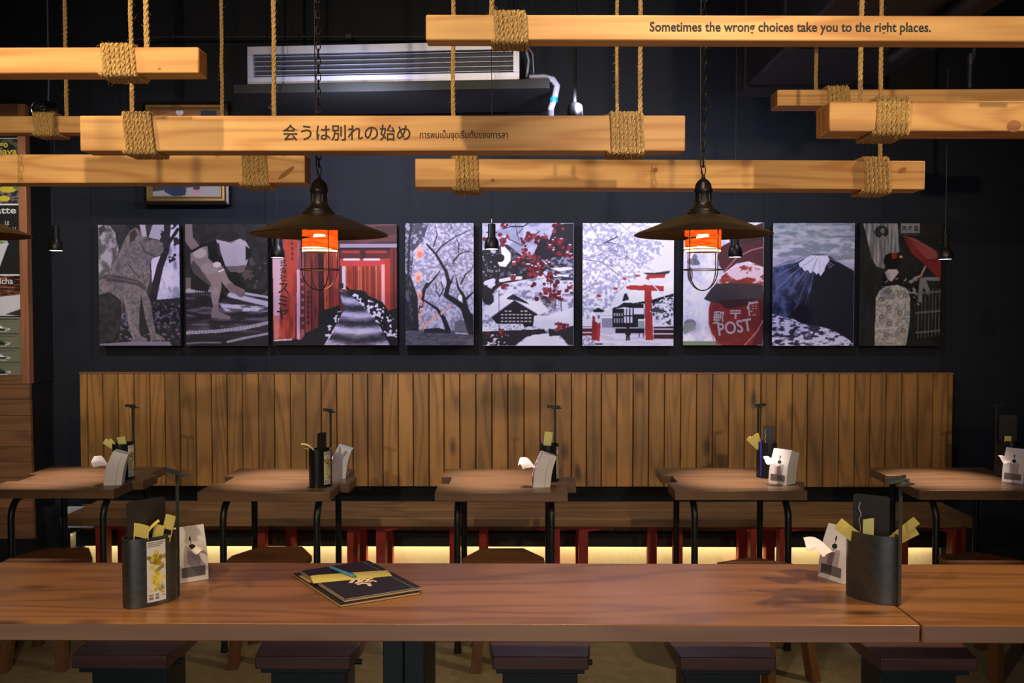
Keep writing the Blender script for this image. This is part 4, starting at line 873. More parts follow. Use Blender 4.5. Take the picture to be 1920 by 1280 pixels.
def hanging_beam(label, d, D, pxl, pxr, ytl, ybl, wraps, ropes, tilt=0.0, knots=(), text=(), pyref=None):
    """d front depth, D thickness; ytl/ybl top and bottom pixel of the front face at the left end"""
    pl = at(pxl, ytl, d); plb = at(pxl, ybl, d); pr = at(pxr, ytl, d)
    H = pl.z - plb.z; Ln = pr.x - pl.x
    t = thing('hanging_beam', (pl.x, d, plb.z), label, 'hanging beam', 'timbers hung on ropes under the ceiling')
    t.rotation_euler = (0, tilt, 0)
    ch = .004
    b = MB().box2((0, 0, 0), (Ln, D, H))
    tim = b.build('timber', M['beam'], t, bevel=.0035)
    for kx, ky, rx_, rz_, ro in knots:
        q = at(kx, ky, d); k_ = d / FPX; vs = [(q.x - pl.x + k_ * (rx_ * math.cos(a) * math.cos(ro) - rz_ * math.sin(a) * math.sin(ro)), -.0004, q.z - plb.z + k_ * (rx_ * math.cos(a) * math.sin(ro) + rz_ * math.sin(a) * math.cos(ro))) for a in [2 * math.pi * j / 20 for j in range(20)]]
        vs += [(v[0], .001, v[2]) for v in vs]; MB().add(vs, [tuple(range(20)), tuple(range(20, 40))] + [(j, (j + 1) % 20, 20 + (j + 1) % 20, 20 + j) for j in range(20)]).build('knot', M['knot'], tim, smooth=None)
    for x in (-.0004, Ln): MB().box2((x, .004, .004), (x + .0004, D - .004, H - .004)).build('end_grain', M['beam_end'], t, smooth=None)
    for i, (wl, wr, turns, sl, rr) in enumerate(wraps):
        xa = at(wl, ytl, d).x - pl.x + rr; xb = at(wr, ytl, d).x - pl.x - rr; turns = max(3, round((xb - xa) / (2.02 * rr))) + .5
        MB().rope(rope_wrap(0, 0, D, H, xa, xb, rr, turns, sl, seed=i + int(pxl)), rr, rr * 7, fuzz=90, rng=random.Random(int(wl))).build('rope_lashing', M['rope'], t)
    for i, (px, rr, yy) in enumerate(ropes):
        x = at(px, ytl, d).x - pl.x
        zt = CZ - plb.z - .002
        zt2 = zt / math.cos(tilt)
        pts = []; rg = random.Random(int(px)); m = 14
        lean = -math.tan(tilt)
        for k in range(m + 1):
            z = H + .003 + (zt2 - H) * k / m
            pts.append((x + math.tan(-tilt) * 0 + rg.uniform(-.0015, .0015) - (z - H) * math.tan(-tilt) * -1 * -1 * 0 + (z - H) * lean * -1 * 0 + (z - H) * math.tan(tilt) * -1 * -0 - 0 + (-(z - H) * math.tan(tilt)), yy * D + rg.uniform(-.0012, .0012), z))
        MB().rope(pts, rr, rr * 7, fuzz=70, rng=rg).build('rope', M['rope'], t)
    for body, px, py, size_px, wpx, mat, bold in text:
        p = at(px, py, d); q = at(px + wpx, py, d); s = size_px * d / FPX
        lettering(body, s, mat, t, (p.x - pl.x, -.0006, p.z - plb.z + (p.x - pl.x) * math.tan(tilt)), width=q.x - p.x, bold=bold * s)
    return t
TX = [('Sometimes the wrong choices take you to the right places.', 1218, 58.5, 24.5, 527, M['ink'], .020)]
hanging_beam('nearest top right timber lettered with an English sentence about wrong choices', 2.25, .055, 798, 2080, 27, 75,
             [(918, 993, 7.5, -.06, .0062), (1990, 2050, 6, 0, .006)], [(922, .0062, .35), (2030, .006, .5)], tilt=R(.28), text=TX)
TX = [('会うは別れの始め', 530, 261, 32, 240, M['brownink'], .014), ('การพบเป็นจุดเริ่มต้นของการลา', 787, 259, 17.5, 165, M['brownink'], .008)]
hanging_beam('long middle timber lettered in Japanese and Thai', 2.55, .08, 149, 1285, 216.5, 283, 
             [(226, 293, 7.5, -.10, .0062), (1137, 1212, 8.5, -.02, .0062)], [(236, .0062, .5), (1161, .005, .8), (1204, .0064, .5)], tilt=R(.08), text=TX)
hanging_beam('lower left timber with a dark knot at its right end beneath the lettered timber', 3.1, .09, -150, 571, 289.5, 343.5,
             [(447, 507, 7.5, -.03, .0075), (-120, -70, 6, 0, .007)], [(508, .0078, .5), (-90, .007, .5)], tilt=0, knots=[(537, 324, 19, 4.5, R(38))])
hanging_beam('thick right timber with a big knot and a dark left end', 2.6, .12, 1556, 2080, 189, 246,
             [(1634, 1710, 7.5, .05, .0072), (1980, 2050, 6, 0, .007)], [(1622, .0068, .3), (2020, .007, .5)], tilt=R(.05), knots=[(1901, 236, 13, 11, .3)])
hanging_beam('lowest timber on the right just above the pictures', 3.1, .1, 778, 1735, 297, 351,
             [(846, 902, 6.5, -.02, .0078), (1612, 1673, 7.5, -.06, .0078)], [(848, .0075, .5), (1660, .0075, .5)], tilt=R(.33), knots=[(1228, 316, 5, 4, 0), (1692, 314, 8, 5, .4), (924, 337, 4, 3, 0)])
hanging_beam('thin farthest timber at the right behind the thick knotty one', 3.9, .11, 1458, 2080, 168, 198,
             [(1543, 1597, 6.5, -.02, .0095), (1960, 2010, 5, 0, .009)], [(1536, .0085, .4), (1990, .009, .5)], tilt=R(-.1))
hanging_beam('top left timber with a cut end above the lettered timber', 2.3, .065, -150, 372, 89, 138,
             [(183, 259, 9.5, -.05, .0058), (-120, -60, 6, 0, .006)], [(265, .0068, .5), (-90, .006, .5)], tilt=0, knots=[(299, 129, 3, 2, 0)])
hanging_beam('small farthest timber at the left running behind the lettered timber', 3.9, .08, -150, 430, 217.5, 249,
             [(58, 112, 6.5, -.12, .009), (-120, -80, 5, 0, .009)], [(116, .0085, .5), (411, .0078, .5)], tilt=R(.05))

# ================================================================ caged pendant lamps
def chain_mb(zb, zt, link=.026, wr=.0016):
    b = MB(); z = zb; k = 0
    while z < zt:
        pts = []
        for i in range(12):
            a = 2 * math.pi * i / 12; u = math.cos(a) * .0065; v = math.sin(a) * link * .55
            pts.append((u, 0, z + v) if k % 2 == 0 else (0, u, z + v))
        b.tube(pts, wr, 5, closed=True); z += link * .86; k += 1
    return b
LY = 2.73
def cage_lamp(px, label):
    p = at(px, 440, LY)
    t = thing('cage_pendant_lamp', (p.x, LY, p.z), label, 'pendant lamp', 'caged pendant lamps over the long table')
    prof_o = [(.197, -.002), (.199, 0), (.185, .008), (.15, .021), (.11, .037), (.075, .050), (.046, .058)]
    prof_i = [(.044, .056), (.075, .047), (.11, .034), (.15, .018), (.185, .005), (.197, -.002)]
    MB().lathe(prof_o + prof_i, 56, cap=False).build('lamp_shade', M['shade'], t, smooth=50)
    cap_ = MB().lathe([(.03, .05), (.048, .056), (.049, .064), (.040, .067), (.040, .072), (.030, .080), (.026, .086), (.0245, .09), (.0245, .120), (.0275, .123), (.0275, .130), (.0245, .134), (.022, .146), (.014, .156), (.006, .162), (.004, .172)], 32).build('socket_cap', M['bronze'], t, smooth=50)
    for x, y in ((0, -.0245), (.0135, -.0205), (-.0135, -.0205)): MB().box2((x - .0018, y - .001, .094), (x + .0018, y + .001, .116)).build('vent_slot', M['ink'], cap_)
    sock = MB().lathe([(.018, .05), (.018, .015), (.012, .012)], 20).build('bulb_socket', M['bronze'], t)
    for z0, z1, tl in ((-.003, .050, .0), (-.038, -.010, .1)):
        b = MB(); n = 40; vs = []; fs = []
        for j in range(2):
            for k in range(n):
                a = 2 * math.pi * k / n; z = (z0, z1)[j] + .05 * tl * math.cos(a) * (1 if j else -1)
                vs.append((.052 * math.cos(a), .052 * math.sin(a), z))
        for k in range(n): fs.append((k, (k + 1) % n, n + (k + 1) % n, n + k))
        b.add(vs, fs).build('veneer_band', M['veneer'], t)
    MB().lathe([(.050, -.050), (.051, -.038)], 40, cap=False).build('frosted_ring', M['frosted'], t)
    b = MB()
    for z in (-.044, -.101): b.tube([(.056 * math.cos(2 * math.pi * k / 32), .056 * math.sin(2 * math.pi * k / 32), z) for k in range(32)], .0016, 6, closed=True)
    for k in range(4):
        a = R(38 + 90 * k); pts = [(.056 * math.cos(a), .056 * math.sin(a), z) for z in (.045, 0, -.05, -.1)]
        for q in range(1, 9):
            f = R(90 * q / 8); pts.append((.056 * math.cos(f) * math.cos(a), .056 * math.cos(f) * math.sin(a), -.101 - .060 * math.sin(f)))
        b.tube(pts, .0016, 6)
    b.build('wire_cage', M['bronze'], t)
    MB().lathe([(.010, .012), (.016, -.002), (.022, -.016), (.022, -.024), (.014, -.034), (.002, -.037)], 20).build('bulb', M['bulb'], sock)
    chain_mb(.185, CZ - p.z).build('chain', M['bronze'], t)
    MB().tube([(0, 0, .165), (-.008, 0, .2), (-.010, 0, .5), (-.010, 0, CZ - p.z)], .0018, 6).build('cable', M['wire'], t)
    l = bpy.data.lights.new('lamp_light', 'POINT'); l.energy = 5; l.color = (1.0, .55, .22); l.shadow_soft_size = .028
    o = bpy.data.objects.new('lamp_light', l); COL.objects.link(o); o.parent = t; o.location = (0, 0, -.02)
    return t
cage_lamp(599, 'caged lamp with an amber band hanging left in front of the red gates picture')
cage_lamp(1318, 'caged lamp with an amber band hanging right of centre before the post box picture')
cage_lamp(-81, 'dark lamp whose shade edge cuts in at the left border of the photo')

# ================================================================ small black spot pendants over the wall tables
def spot_pendant(px, py, Y, label):
    p = at(px, py, Y)
    t = thing('spot_pendant', (p.x, Y, p.z), label, 'pendant lamp', 'small black spot pendants over the wall tables')
    hs = MB().lathe([(.033, 0), (.036, .004), (.0355, .02), (.032, .038), (.024, .052), (.0185, .06), (.0185, .118), (.016, .122), (.003, .124), (.003, .126)], 28, cap=False).lathe([(.0325, .0), (.030, .02), (.02, .034)], 28, cap=False).build('spot_housing', M['blackplastic'], t, smooth=40)
    MB().box2((-.027, -.004, .078), (.027, .004, .084)).build('cross_pin', M['blackplastic'], hs)
    MB().lathe([(.0005, .0015), (.0315, .0015)], 24, cap=False).build('lens', M['spotlens'], hs)
    MB().tube([(0, 0, .124), (0, 0, CZ - p.z)], .0016, 6).build('cord', M['wire'], t)
    MB().lathe([(.004, .124), (.003, .14), (.002, .146)], 10).build('cord_grip', M['chrome'], t)
    l = bpy.data.lights.new('spot_bulb', 'SPOT'); l.energy = 160; l.color = PINK; l.spot_size = R(38); l.spot_blend = 1.0; l.shadow_soft_size = .02
    o = bpy.data.objects.new('spot_bulb', l); COL.objects.link(o); o.parent = t; o.location = (0, 0, -.004)
    return t
for px, py, lb in ((105, 470, 'small black spot pendant at the far left beside the stone dog picture'),
                   (520, 483, 'small black spot pendant half hidden by the left caged lamp'),
                   (922, 467, 'small black spot pendant in front of the snowy village picture'),
                   (1378, 482, 'small black spot pendant half hidden by the right caged lamp'),
                   (1772, 486, 'small black spot pendant at the right edge of the kimono picture')):
    spot_pendant(px, py, 4.55, lb)

# ================================================================ things under the ceiling
a = at(464, 160, 4.75); c = at(975, 88, 4.6)
W_, H_ = c.x - a.x, .192
t = thing('air_conditioner', (a.x, 4.75, a.z), 'pale metal framed air conditioning unit hanging under the ceiling at the back wall', 'air conditioner', rz=R(-4))
MB().box2((0, 0, 0), (W_, .03, .04)).box2((0, 0, H_ - .04), (W_, .03, H_)).box2((0, 0, .04), (.03, .03, H_ - .04)).box2((W_ - .03, 0, .04), (W_, .03, H_ - .04)).build('face_frame', M['galv'], t, bevel=.001)
MB().box2((.002, .03, .002), (W_ - .002, .5, H_ - .002)).build('casing', M['duct'], t)
b = MB()
for k in range(5): b.box2((.03, .008, .048 + k * .0235), (W_ - .03, .028, .0500 + k * .0235))
b.build('louvre', M['galv'], t)
MB().box2((.03, .024, .04), (W_ - .03, .034, H_ - .04)).build('coil', M['fins'], t)
b = MB()
for k in range(14): b.lathe([(.003, 0), (.003, .001)], 8, (.05 + k * (W_ - .1) / 13, -.0005, .012))
for x in (.05, W_ - .05):
    for y in (.1, .4): pass
for x in (.06, W_ - .06):
    for y in (.12, .42): MB().tube([(x, y, H_), (x, y, CZ - a.z)], .006, 6).build('hanger_rod', M['steel'], t)
MB().box2((-.058, -.04, -.05), (W_ + .15, .5, -.004)).build('drain_tray', M['tray'], t, bevel=.002)
MB().tube([(W_ + .05, .0, .01), (W_ + .12, .0, .012), (W_ + .165, .0, .0), (W_ + .185, .0, -.03), (W_ + .175, .0, -.08), (W_ + .155, .0, -.14), (W_ + .15, .1, -.2), (W_ + .15, .35, -.24)], .016, 12).build('drain_pipe', M['insul'], t)
MB().lathe([(.019, -.012), (.021, 0), (.019, .012)], 14, (W_ + .168, 0, -.10)).build('tape_band', M['bluetape'], t)
MB().tube([(W_ + .03, .02, .16), (W_ + .045, .02, .1), (W_ + .035, .02, .02)], .006, 8).tube([(W_ + .045, .02, .16), (W_ + .065, .02, .13), (W_ + .07, .02, .02)], .003, 6).build('pipe', M['insul'], t)

def ceiling_spot(px, py, Y, label, aim=(0, -1, -.25)):
    p = at(px, py, Y)
    t = thing('ceiling_spotlight', (p.x, Y, p.z), label, 'spotlight')
    q = Vector(aim).to_track_quat('Z', 'Y').to_matrix()
    b = MB(); b2 = MB(); b3 = MB()
    b.lathe([(.02, -.09), (.034, -.075), (.038, 0), (.038, .03), (.034, .03), (.034, .012)], 24)
    for k in range(3): a = R(90 + 120 * k); b2.lathe([(.004, .012), (.010, .014), (.004, .02)], 10, (.017 * math.cos(a), .017 * math.sin(a), 0))
    b3.lathe([(.0345, .030), (.0385, .032), (.0385, .028)], 24, cap=False)
    for bb in (b, b2, b3): bb.v = [tuple(q @ Vector(v)) for v in bb.v]
    b.build('housing', M['blackplastic'], t); b2.build('led_lens', M['chrome'], t); b3.build('rim', M['chrome'], t)
    MB().tube([(0, .05, .02), (0, .06, .12), (0, .06, CZ - p.z)], .008, 8).build('stem', M['blackplastic'], t)
ceiling_spot(80, 205, 4.3, 'round spotlight peeking over the small far left timber')
ceiling_spot(1079, 226, 4.3, 'bright rimmed spotlight peeking over the lettered timber right of centre', aim=(0, -.5, -1))

t = thing('ceiling_duct', (1.12, 3.0, 2.68), 'black ventilation duct under the ceiling at the upper right', 'duct')
MB().prism([(0, 0), (.62, 0), (.62, .73), (0, .73)], 0, 1.95, 'y').build('duct_body', M['duct'], t, bevel=.01)
for y in (.3, 1.0, 1.7): MB().box2((-.012, y, -.012), (.632, y + .03, .73)).build('flange', M['duct'], t)
MB().tube([(.45, -.2, .1), (.45, -.02, .04), (.45, .2, -.03), (.45, 1.0, -.04)], .03, 12).build('flexible_hose', M['duct'], t)
p = at(600, 54, 5.3)
t = thing('wall_conduit', (0, 5.45, p.z), 'thin grey conduit running along the top of the back wall', 'pipe')
MB().tube([(at(215, 70, 5.45).x, 0, -.03), (at(300, 56, 5.45).x, 0, .0), (at(560, 54, 5.45).x, 0, .0), (at(1200, 56, 5.45).x, 0, .0)], .007, 8).build('conduit', M['duct'], t)
for x in (-2.0, -1.0, .2): MB().box2((x, -.008, -.012), (x + .03, .11, .012)).build('clip', M['duct'], t)
p = at(1818, 165, 4.2)
t = thing('hanging_pipe', (p.x, 4.2, p.z), 'thin black pipe dropping from the ceiling at the far right', 'pipe')
MB().tube([(0, 0, 0), (.0, 0, .12), (.012, 0, .13), (.03, 0, .28), (.04, 0, CZ - p.z)], .010, 8).lathe([(.013, .1), (.015, .11), (.013, .15)], 12).build('pipe', M['duct'], t)

# ================================================================ wall tables with puzzle-cut tops
def wall_table(x, y, label, dx=0):
    t = thing('wall_table', (x, y, 0), label, 'table', 'square wall tables with puzzle cut tops')
    W, T = .602, .043
    pl = [(0, 0), (W, 0), (W, .21), (W + .05, .21), (W + .05, .40), (W, .40), (W, .63), (0, .63), (0, .40), (.05, .40), (.05, .21), (0, .21)]
    MB().prism(pl, .75 - T, .75).build('tabletop', M['smalltable'], t, bevel=.0025)
    for xs in (.10, .53):
        pts = [(xs, .05, 0), (xs, .05, .60)]
        for k in range(1, 7): a = R(90 * k / 6); pts.append((xs, .05 + .09 * (1 - math.cos(a)), .60 + .09 * math.sin(a)))
        for k in range(0, 7): a = R(90 * (1 - k / 6)); pts.append((xs, .56 - .03 * (1 - math.cos(a)), .66 + .03 * math.sin(a)))
        pts.append((xs, .56, 0))
        n = len(pts) // 2
        la = MB().tube(pts[:9], .0155, 12).build('leg', M['steel'], t)
        lb_ = MB().tube(pts[8:], .0155, 12).build('leg', M['steel'], t)
        for yy, lg in ((.05, la), (.56, lb_)): MB().lathe([(.018, 0), (.018, .02)], 12, (xs, yy, 0)).build('rubber_foot', M['ink'], lg)
    return t
p1 = at(205.6, 920.6, 4.27); 
tabs = []
for x, y, lb in ((-2.467, 4.27, 'small brown wall table at the far left below the stone dog picture'),
                 (-1.460, 4.213, 'small brown wall table second from the left below the wrestler and red gates pictures'),
                 (-.386, 4.213, 'small brown wall table in the middle below the blossom and snowy village pictures'),
                 (.706, 4.26, 'small brown wall table below the snowy shrine and post box pictures'),
                 (1.822, 4.276, 'small brown wall table at the far right cut by the photo edge')):
    tabs.append(wall_table(x, y, lb))

# ---------------------------------------------------------------- long table in front
def long_table(x0, x1, label, peds):
    t = thing('long_table', (x0, 2.44, 0), label, 'table')
    W = x1 - x0; n = 4; dy = .592 / 3
    MB().box2((0, 0, .702), (W, .592, .75)).build('tabletop', M['table'], t, bevel=.003)
    MB().box2((.003, -.0008, .705), (W - .003, .004, .7465)).build('front_edge', M['edge'], t, smooth=None)  # thin band that carries the painted sheen
    for px in peds:
        x = px - x0
        for k in (0, 1): MB().box2((x + k * .0605, .21, .012), (x + k * .0605 + .0585, .58 - .02, .702)).build('pedestal_column', M['pedestal'], t, bevel=.003)
        MB().box2((x - .008, .2, .672), (x + .128, .57, .7018)).build('mounting_plate', M['pedestal'], t, bevel=.003)
        MB().box2((x - .17, .0, 0), (x + .29, .565, .012)).build('base_plate', M['pedestal'], t)
    return t
long_table(-1.78, 1.047, 'long brown plank table across the foreground with the menus on it', (-.392,))
long_table(1.053, 3.1, 'second long brown table joined at the right end of the foreground table', (2.2,))

# ---------------------------------------------------------------- stools
def dark_stool(x, label):
    t = thing('dark_stool', (x, 3.01, 0), label, 'stool', 'dark stools under the far side of the long table')
    pl = [(-.155, 0), (.155, 0), (.172, .15), (.172, .26), (.15, .38), (-.15, .38), (-.172, .26), (-.172, .15)]
    MB().prism(pl, .406, .45).build('seat', M['stool_dark'], t, bevel=.004)
    MB().box2((-.145, .03, .382), (.145, .33, .406)).build('bracket', M['pedestal'], t, bevel=.003)
    MB().box2((-.125, .08, .012), (.125, .26, .382)).build('column', M['pedestal'], t, bevel=.003)
    MB().box2((-.17, .0, 0), (.17, .34, .012)).build('base_plate', M['pedestal'], t)
    MB().tube([(.145, .1, .395), (.175, .1, .395)], .01, 8).build('bolt', M['pedestal'], t)
    return t
for x, lb in ((-1.306, 'dark stool at the lower left under the condiment caddy'), (-.706, 'dark stool under the menus left of the table pedestal'),
              (.067, 'dark stool right of the table pedestal at the bottom centre'), (.674, 'dark stool at the bottom right of centre'), (1.322, 'dark stool at the lower right under the table joint')):
    dark_stool(x, lb)
def brown_stool(x, y, rz, label):
    t = thing('brown_stool', (x, y, 0), label, 'stool', 'brown six sided stools before the wall tables', rz)
    pl = [(-.10, -.21), (.10, -.21), (.184, -.04), (.184, .03), (.10, .2), (-.10, .2), (-.184, .03), (-.184, -.04)]
    MB().prism(pl, .424, .45).build('seat', M['stool_brown'], t, bevel=.003)
    for sx, sy in ((-1, -1), (1, -1), (-1, 1), (1, 1)):
        b = MB(); w_ = .022
        top = Vector((sx * .085, sy * .11, .424)); bot = Vector((sx * .125, sy * .16, 0))
        vs = [(bot.x + a_ * w_, bot.y + c_ * w_, 0) for a_, c_ in ((-1, -1), (1, -1), (1, 1), (-1, 1))] + [(top.x + a_ * w_, top.y + c_ * w_, .424) for a_, c_ in ((-1, -1), (1, -1), (1, 1), (-1, 1))]
        b.add(vs, [(0, 1, 2, 3), (4, 5, 6, 7), (0, 1, 5, 4), (1, 2, 6, 5), (2, 3, 7, 6), (3, 0, 4, 7)]).build('leg', M['leg_wood'], t, bevel=.002)
    for y in (-.09, .07): MB().box2((-.1, y, .37), (.1, y + .02, .424)).build('apron', M['stool_brown'], t)
    return t
for x, y, rz, lb in ((-2.13, 4.19, .05, 'dark brown six sided stool at the far left behind the long table'), (-1.135, 4.225, 0, 'brown six sided stool before the second wall table from the left'),
                     (-.075, 4.2, .04, 'brown six sided stool before the middle wall table'), (1.06, 4.03, R(28), 'turned brown six sided stool before the table under the post box picture'),
                     (2.08, 4.14, R(20), 'brown six sided stool at the far right before the last wall table')):
    brown_stool(x, y, rz, lb)

# ================================================================ caddies, tissue boxes, sachets, cards
def sticker_art():
    A = Art(60, 150, 0, 0, 100, 250, (226, 226, 222), 5)
    for r_ in range(3): A.rect(6, 5 + r_ * 7, 94 - r_ * 12, 8 + r_ * 7, (110, 108, 106))
    rg = random.Random(8)
    for _ in range(26): x, y = rg.gauss(52, 22), rg.gauss(78, 16); A.ell(x, y, 14, 9, rg.choice([(206, 186, 60), (176, 150, 40), (224, 206, 96), (150, 122, 34)]))
    A.rect(60, 112, 92, 116, (120, 118, 110)).rect(70, 104, 90, 107, (120, 118, 110))
    for _ in range(46): x, y = rg.gauss(50, 20), rg.gauss(166, 17); A.ell(x, y, 10, 7, rg.choice([(232, 214, 96), (220, 198, 70), (240, 226, 130), (200, 172, 60)]))
    A.rect(62, 192, 94, 197, (90, 86, 84)).rect(52, 199, 92, 202, (120, 118, 110))
    for r_ in range(6): A.rect(10, 218 + r_ * 4, 30, 220 + r_ * 4, (120, 120, 118)); A.rect(42, 218 + r_ * 4, 58, 220 + r_ * 4, (120, 120, 118)); A.rect(74, 216 + r_ * 4, 92, 218 + r_ * 4, (130, 128, 128))
    return A
STK = sticker_art()
def caddy(loc, rz, label, small=False, sticker=-1, rod_h=.36, card=None, zs=1.0):
    a, b_ = (.078, .042) if not small else (.056, .042)
    Hh = .192 if not small else .175
    t = thing('condiment_caddy', loc, label, 'caddy', 'steel condiment caddies with a tall bar', rz)
    def outline(a, b_):
        up = []
        n = 26
        for i in range(n + 1):
            u = math.pi * i / n; x = -a * math.cos(u)
            y = b_ * (max(0.0, math.sin(u)) ** (.75 if x < 0 else 1.25)) * (1.0 if x < 0 else 1.0)
            up.append((x, max(y, .0012)))
        return up + [(x, -y) for x, y in up[::-1]]
    o = outline(a, b_); i_ = outline(a - .004, b_ - .002); n = len(o)
    b = MB()
    vs = [(x, y, .0) for x, y in o] + [(x, y, Hh) for x, y in o] + [(x, y, Hh) for x, y in i_] + [(x, y, .004) for x, y in i_]
    fs = [tuple(range(n))] + [tuple(range(3 * n, 4 * n))]
    for s_ in range(3): fs += [(s_ * n + k, s_ * n + (k + 1) % n, (s_ + 1) * n + (k + 1) % n, (s_ + 1) * n + k) for k in range(n)]
    b.add(vs, fs).build('holder', M['rawsteel'] if not small else M['steel'], t, smooth=50)
    rx = a + .004
    MB().box2((rx - .004, -.0065, 0), (rx, .0065, rod_h)).build('bar', M['rod'], t)
    Mr = Matrix.Rotation(R(90), 3, 'Z') if rz == 0 else Matrix.Identity(3)
    hl = .10 if not small else .07
    MB().box2((rx - .014, -hl * .5, rod_h), (rx - .002, hl * .5, rod_h + .003)).box2((rx - .0175, -hl * .5, rod_h), (rx - .014, hl * .5, rod_h + .014)).box2((rx + .0, -hl * .32, rod_h - .006), (rx + .022, hl * .32, rod_h - .003)).build('card_clip', M['rod'], t)
    if sticker:
        # curved label hugging the side
        C = STK.C; nx, ny = (28, 70)
        x0, x1 = (-.030, .024) if not small else (-.012, .030)
        z0, z1 = .012, Hh - .010
        vs = []; cols = []
        for j in range(ny):
            for i in range(nx):
                x = x0 + (x1 - x0) * i / (nx - 1); u = math.acos(-x / a)
                y = b_ * (max(0.0, math.sin(u)) ** (.75 if x < 0 else 1.25)) + .0006
                vs.append((x if sticker < 0 else -x + 0 * x, sticker * y if sticker < 0 else y, z0 + (z1 - z0) * j / (ny - 1)))
                fx = i / (nx - 1)
                cols.append(C[int((1 - j / (ny - 1)) * (STK.ny - 1)), int(fx * (STK.nx - 1))])
        fs = [(j * nx + i, j * nx + i + 1, (j + 1) * nx + i + 1, (j + 1) * nx + i) for j in range(ny - 1) for i in range(nx - 1)]
        st = MB().add(vs, fs).build('food_sticker', M['art'], t, smooth=180)
        at_ = st.data.color_attributes.new('art', 'FLOAT_COLOR', 'POINT')
        at_.data.foreach_set('color', [float(v) for c_ in cols for v in (*s2l(c_), 1)])
    return t
def fx_box(z):   # front surface of the tissue box, x at height z
    K = [(0, -.04), (.045, -.036), (.09, -.027), (.13, -.010), (.162, .005)]
    for (za, xa), (zb, xb) in zip(K, K[1:]):
        if z <= zb: return xa + (xb - xa) * (z - za) / (zb - za)
    return .005
def bx_box(z):
    K = [(0, .04), (.058, .047), (.1, .056), (.142, .071)]
    for (za, xa), (zb, xb) in zip(K, K[1:]):
        if z <= zb: return xa + (xb - xa) * (z - za) / (zb - za)
    return .071
def tissue_box(loc, rz, label, tis=1, detailed=True, wd=.082):
    t = thing('tissue_box', loc, label, 'tissue box', 'white curved tissue boxes beside the caddies', rz)
    h = wd / 2
    fr = [(fx_box(.162 * k / 12), .162 * k / 12) for k in range(13)]; bk = [(bx_box(.142 * k / 10), .142 * k / 10) for k in range(11)]
    b = MB().prism([(x, z) for x, z in fr] + [(x, z) for x, z in bk[::-1]], -h, h, 'y')
    o = b.build('box', M['white'], t, smooth=25, bevel=.0012)
    # fold line on both sides
    pts = [((fx_box(z) * .35 + bx_box(z) * .65), z) for z in [.135 * k / 10 for k in range(11)]]
    b = MB()
    for s_ in (-1, 1):
        for (xa, za), (xb, zb) in zip(pts, pts[1:]): b.add([(xa, s_ * (h + .0003), za), (xa + .0012, s_ * (h + .0003), za), (xb + .0012, s_ * (h + .0003), zb), (xb, s_ * (h + .0003), zb)], [(0, 1, 2, 3)])
    b.build('fold_line', M['greyprint'], t, smooth=None)
    def face_quad(y0, y1, z0, z1, nm, mat, poly=None):
        b = MB(); n = 6; vs = []; fs = []
        for k in range(n + 1):
            z = z0 + (z1 - z0) * k / n
            vs += [(fx_box(z) - .0009, y0, z), (fx_box(z) - .0009, y1, z)]
        for k in range(n): fs.append((2 * k, 2 * k + 1, 2 * k + 3, 2 * k + 2))
        return b.add(vs, fs).build(nm, mat, t, smooth=180)
    face_quad(-h * .78, h * .78, .016, .045, 'dark_window', M['greyprint'])
    face_quad(-h * .5, h * .35, .046, .095, 'pale_window', M['palegrey'])
    if detailed:
        b = MB(); n = 16
        for cy, cz, ry, rz_ in ((0.0, .103, .010, .0075), (.003, .126, .003, .007)):
            vs = [(fx_box(cz) - .0012 + math.sin(2 * math.pi * k / n) * rz_ * .45 * 0, cy + ry * math.cos(2 * math.pi * k / n), cz + rz_ * math.sin(2 * math.pi * k / n)) for k in range(n)]
            vs = [(fx_box(v[2]) - .0012, v[1], v[2]) for v in vs]; b.add(vs, [tuple(range(n))])
        vs = [(fx_box(z) - .0012, y, z) for y, z in ((.002, .108), (.004, .108), (.002, .12), (0, .12))]; b.add(vs, [(0, 1, 2, 3)])
        b.build('emblem', M['ink'], t, smooth=None)
    # crumpled tissue pulled from the slot
    rg = random.Random(int(loc[0] * 1000)); n, m = 9, 7; vs = []; fs = []
    z0 = .086; x0 = fx_box(z0) + .004; ln = .085 * tis
    for i in range(n):
        u = i / (n - 1); half = .007 + .036 * u ** 1.1
        for j in range(m):
            v = j / (m - 1) * 2 - 1
            y = v * half + .012 * u
            z = z0 + .035 * math.sin(u * 1.9) - .012 * u + .012 * math.cos(v * 5 + u * 3) * (.3 + u) + rg.uniform(-.0025, .0025) * u + v * .018 * u
            x = x0 - ln * u * (1 - .25 * abs(v)) + rg.uniform(-.003, .003) * u
            vs.append((x, y, z))
    for i in range(n - 1):
        for j in range(m - 1): fs.append((i * m + j, i * m + j + 1, (i + 1) * m + j + 1, (i + 1) * m + j))
    o = MB().add(vs, fs).build('tissue', M['tissue'], t, smooth=70)
    s_ = o.modifiers.new('solid', 'SOLIDIFY'); s_.thickness = .0012
    sb = o.modifiers.new('sub', 'SUBSURF'); sb.levels = 1; sb.render_levels = 1
    return t
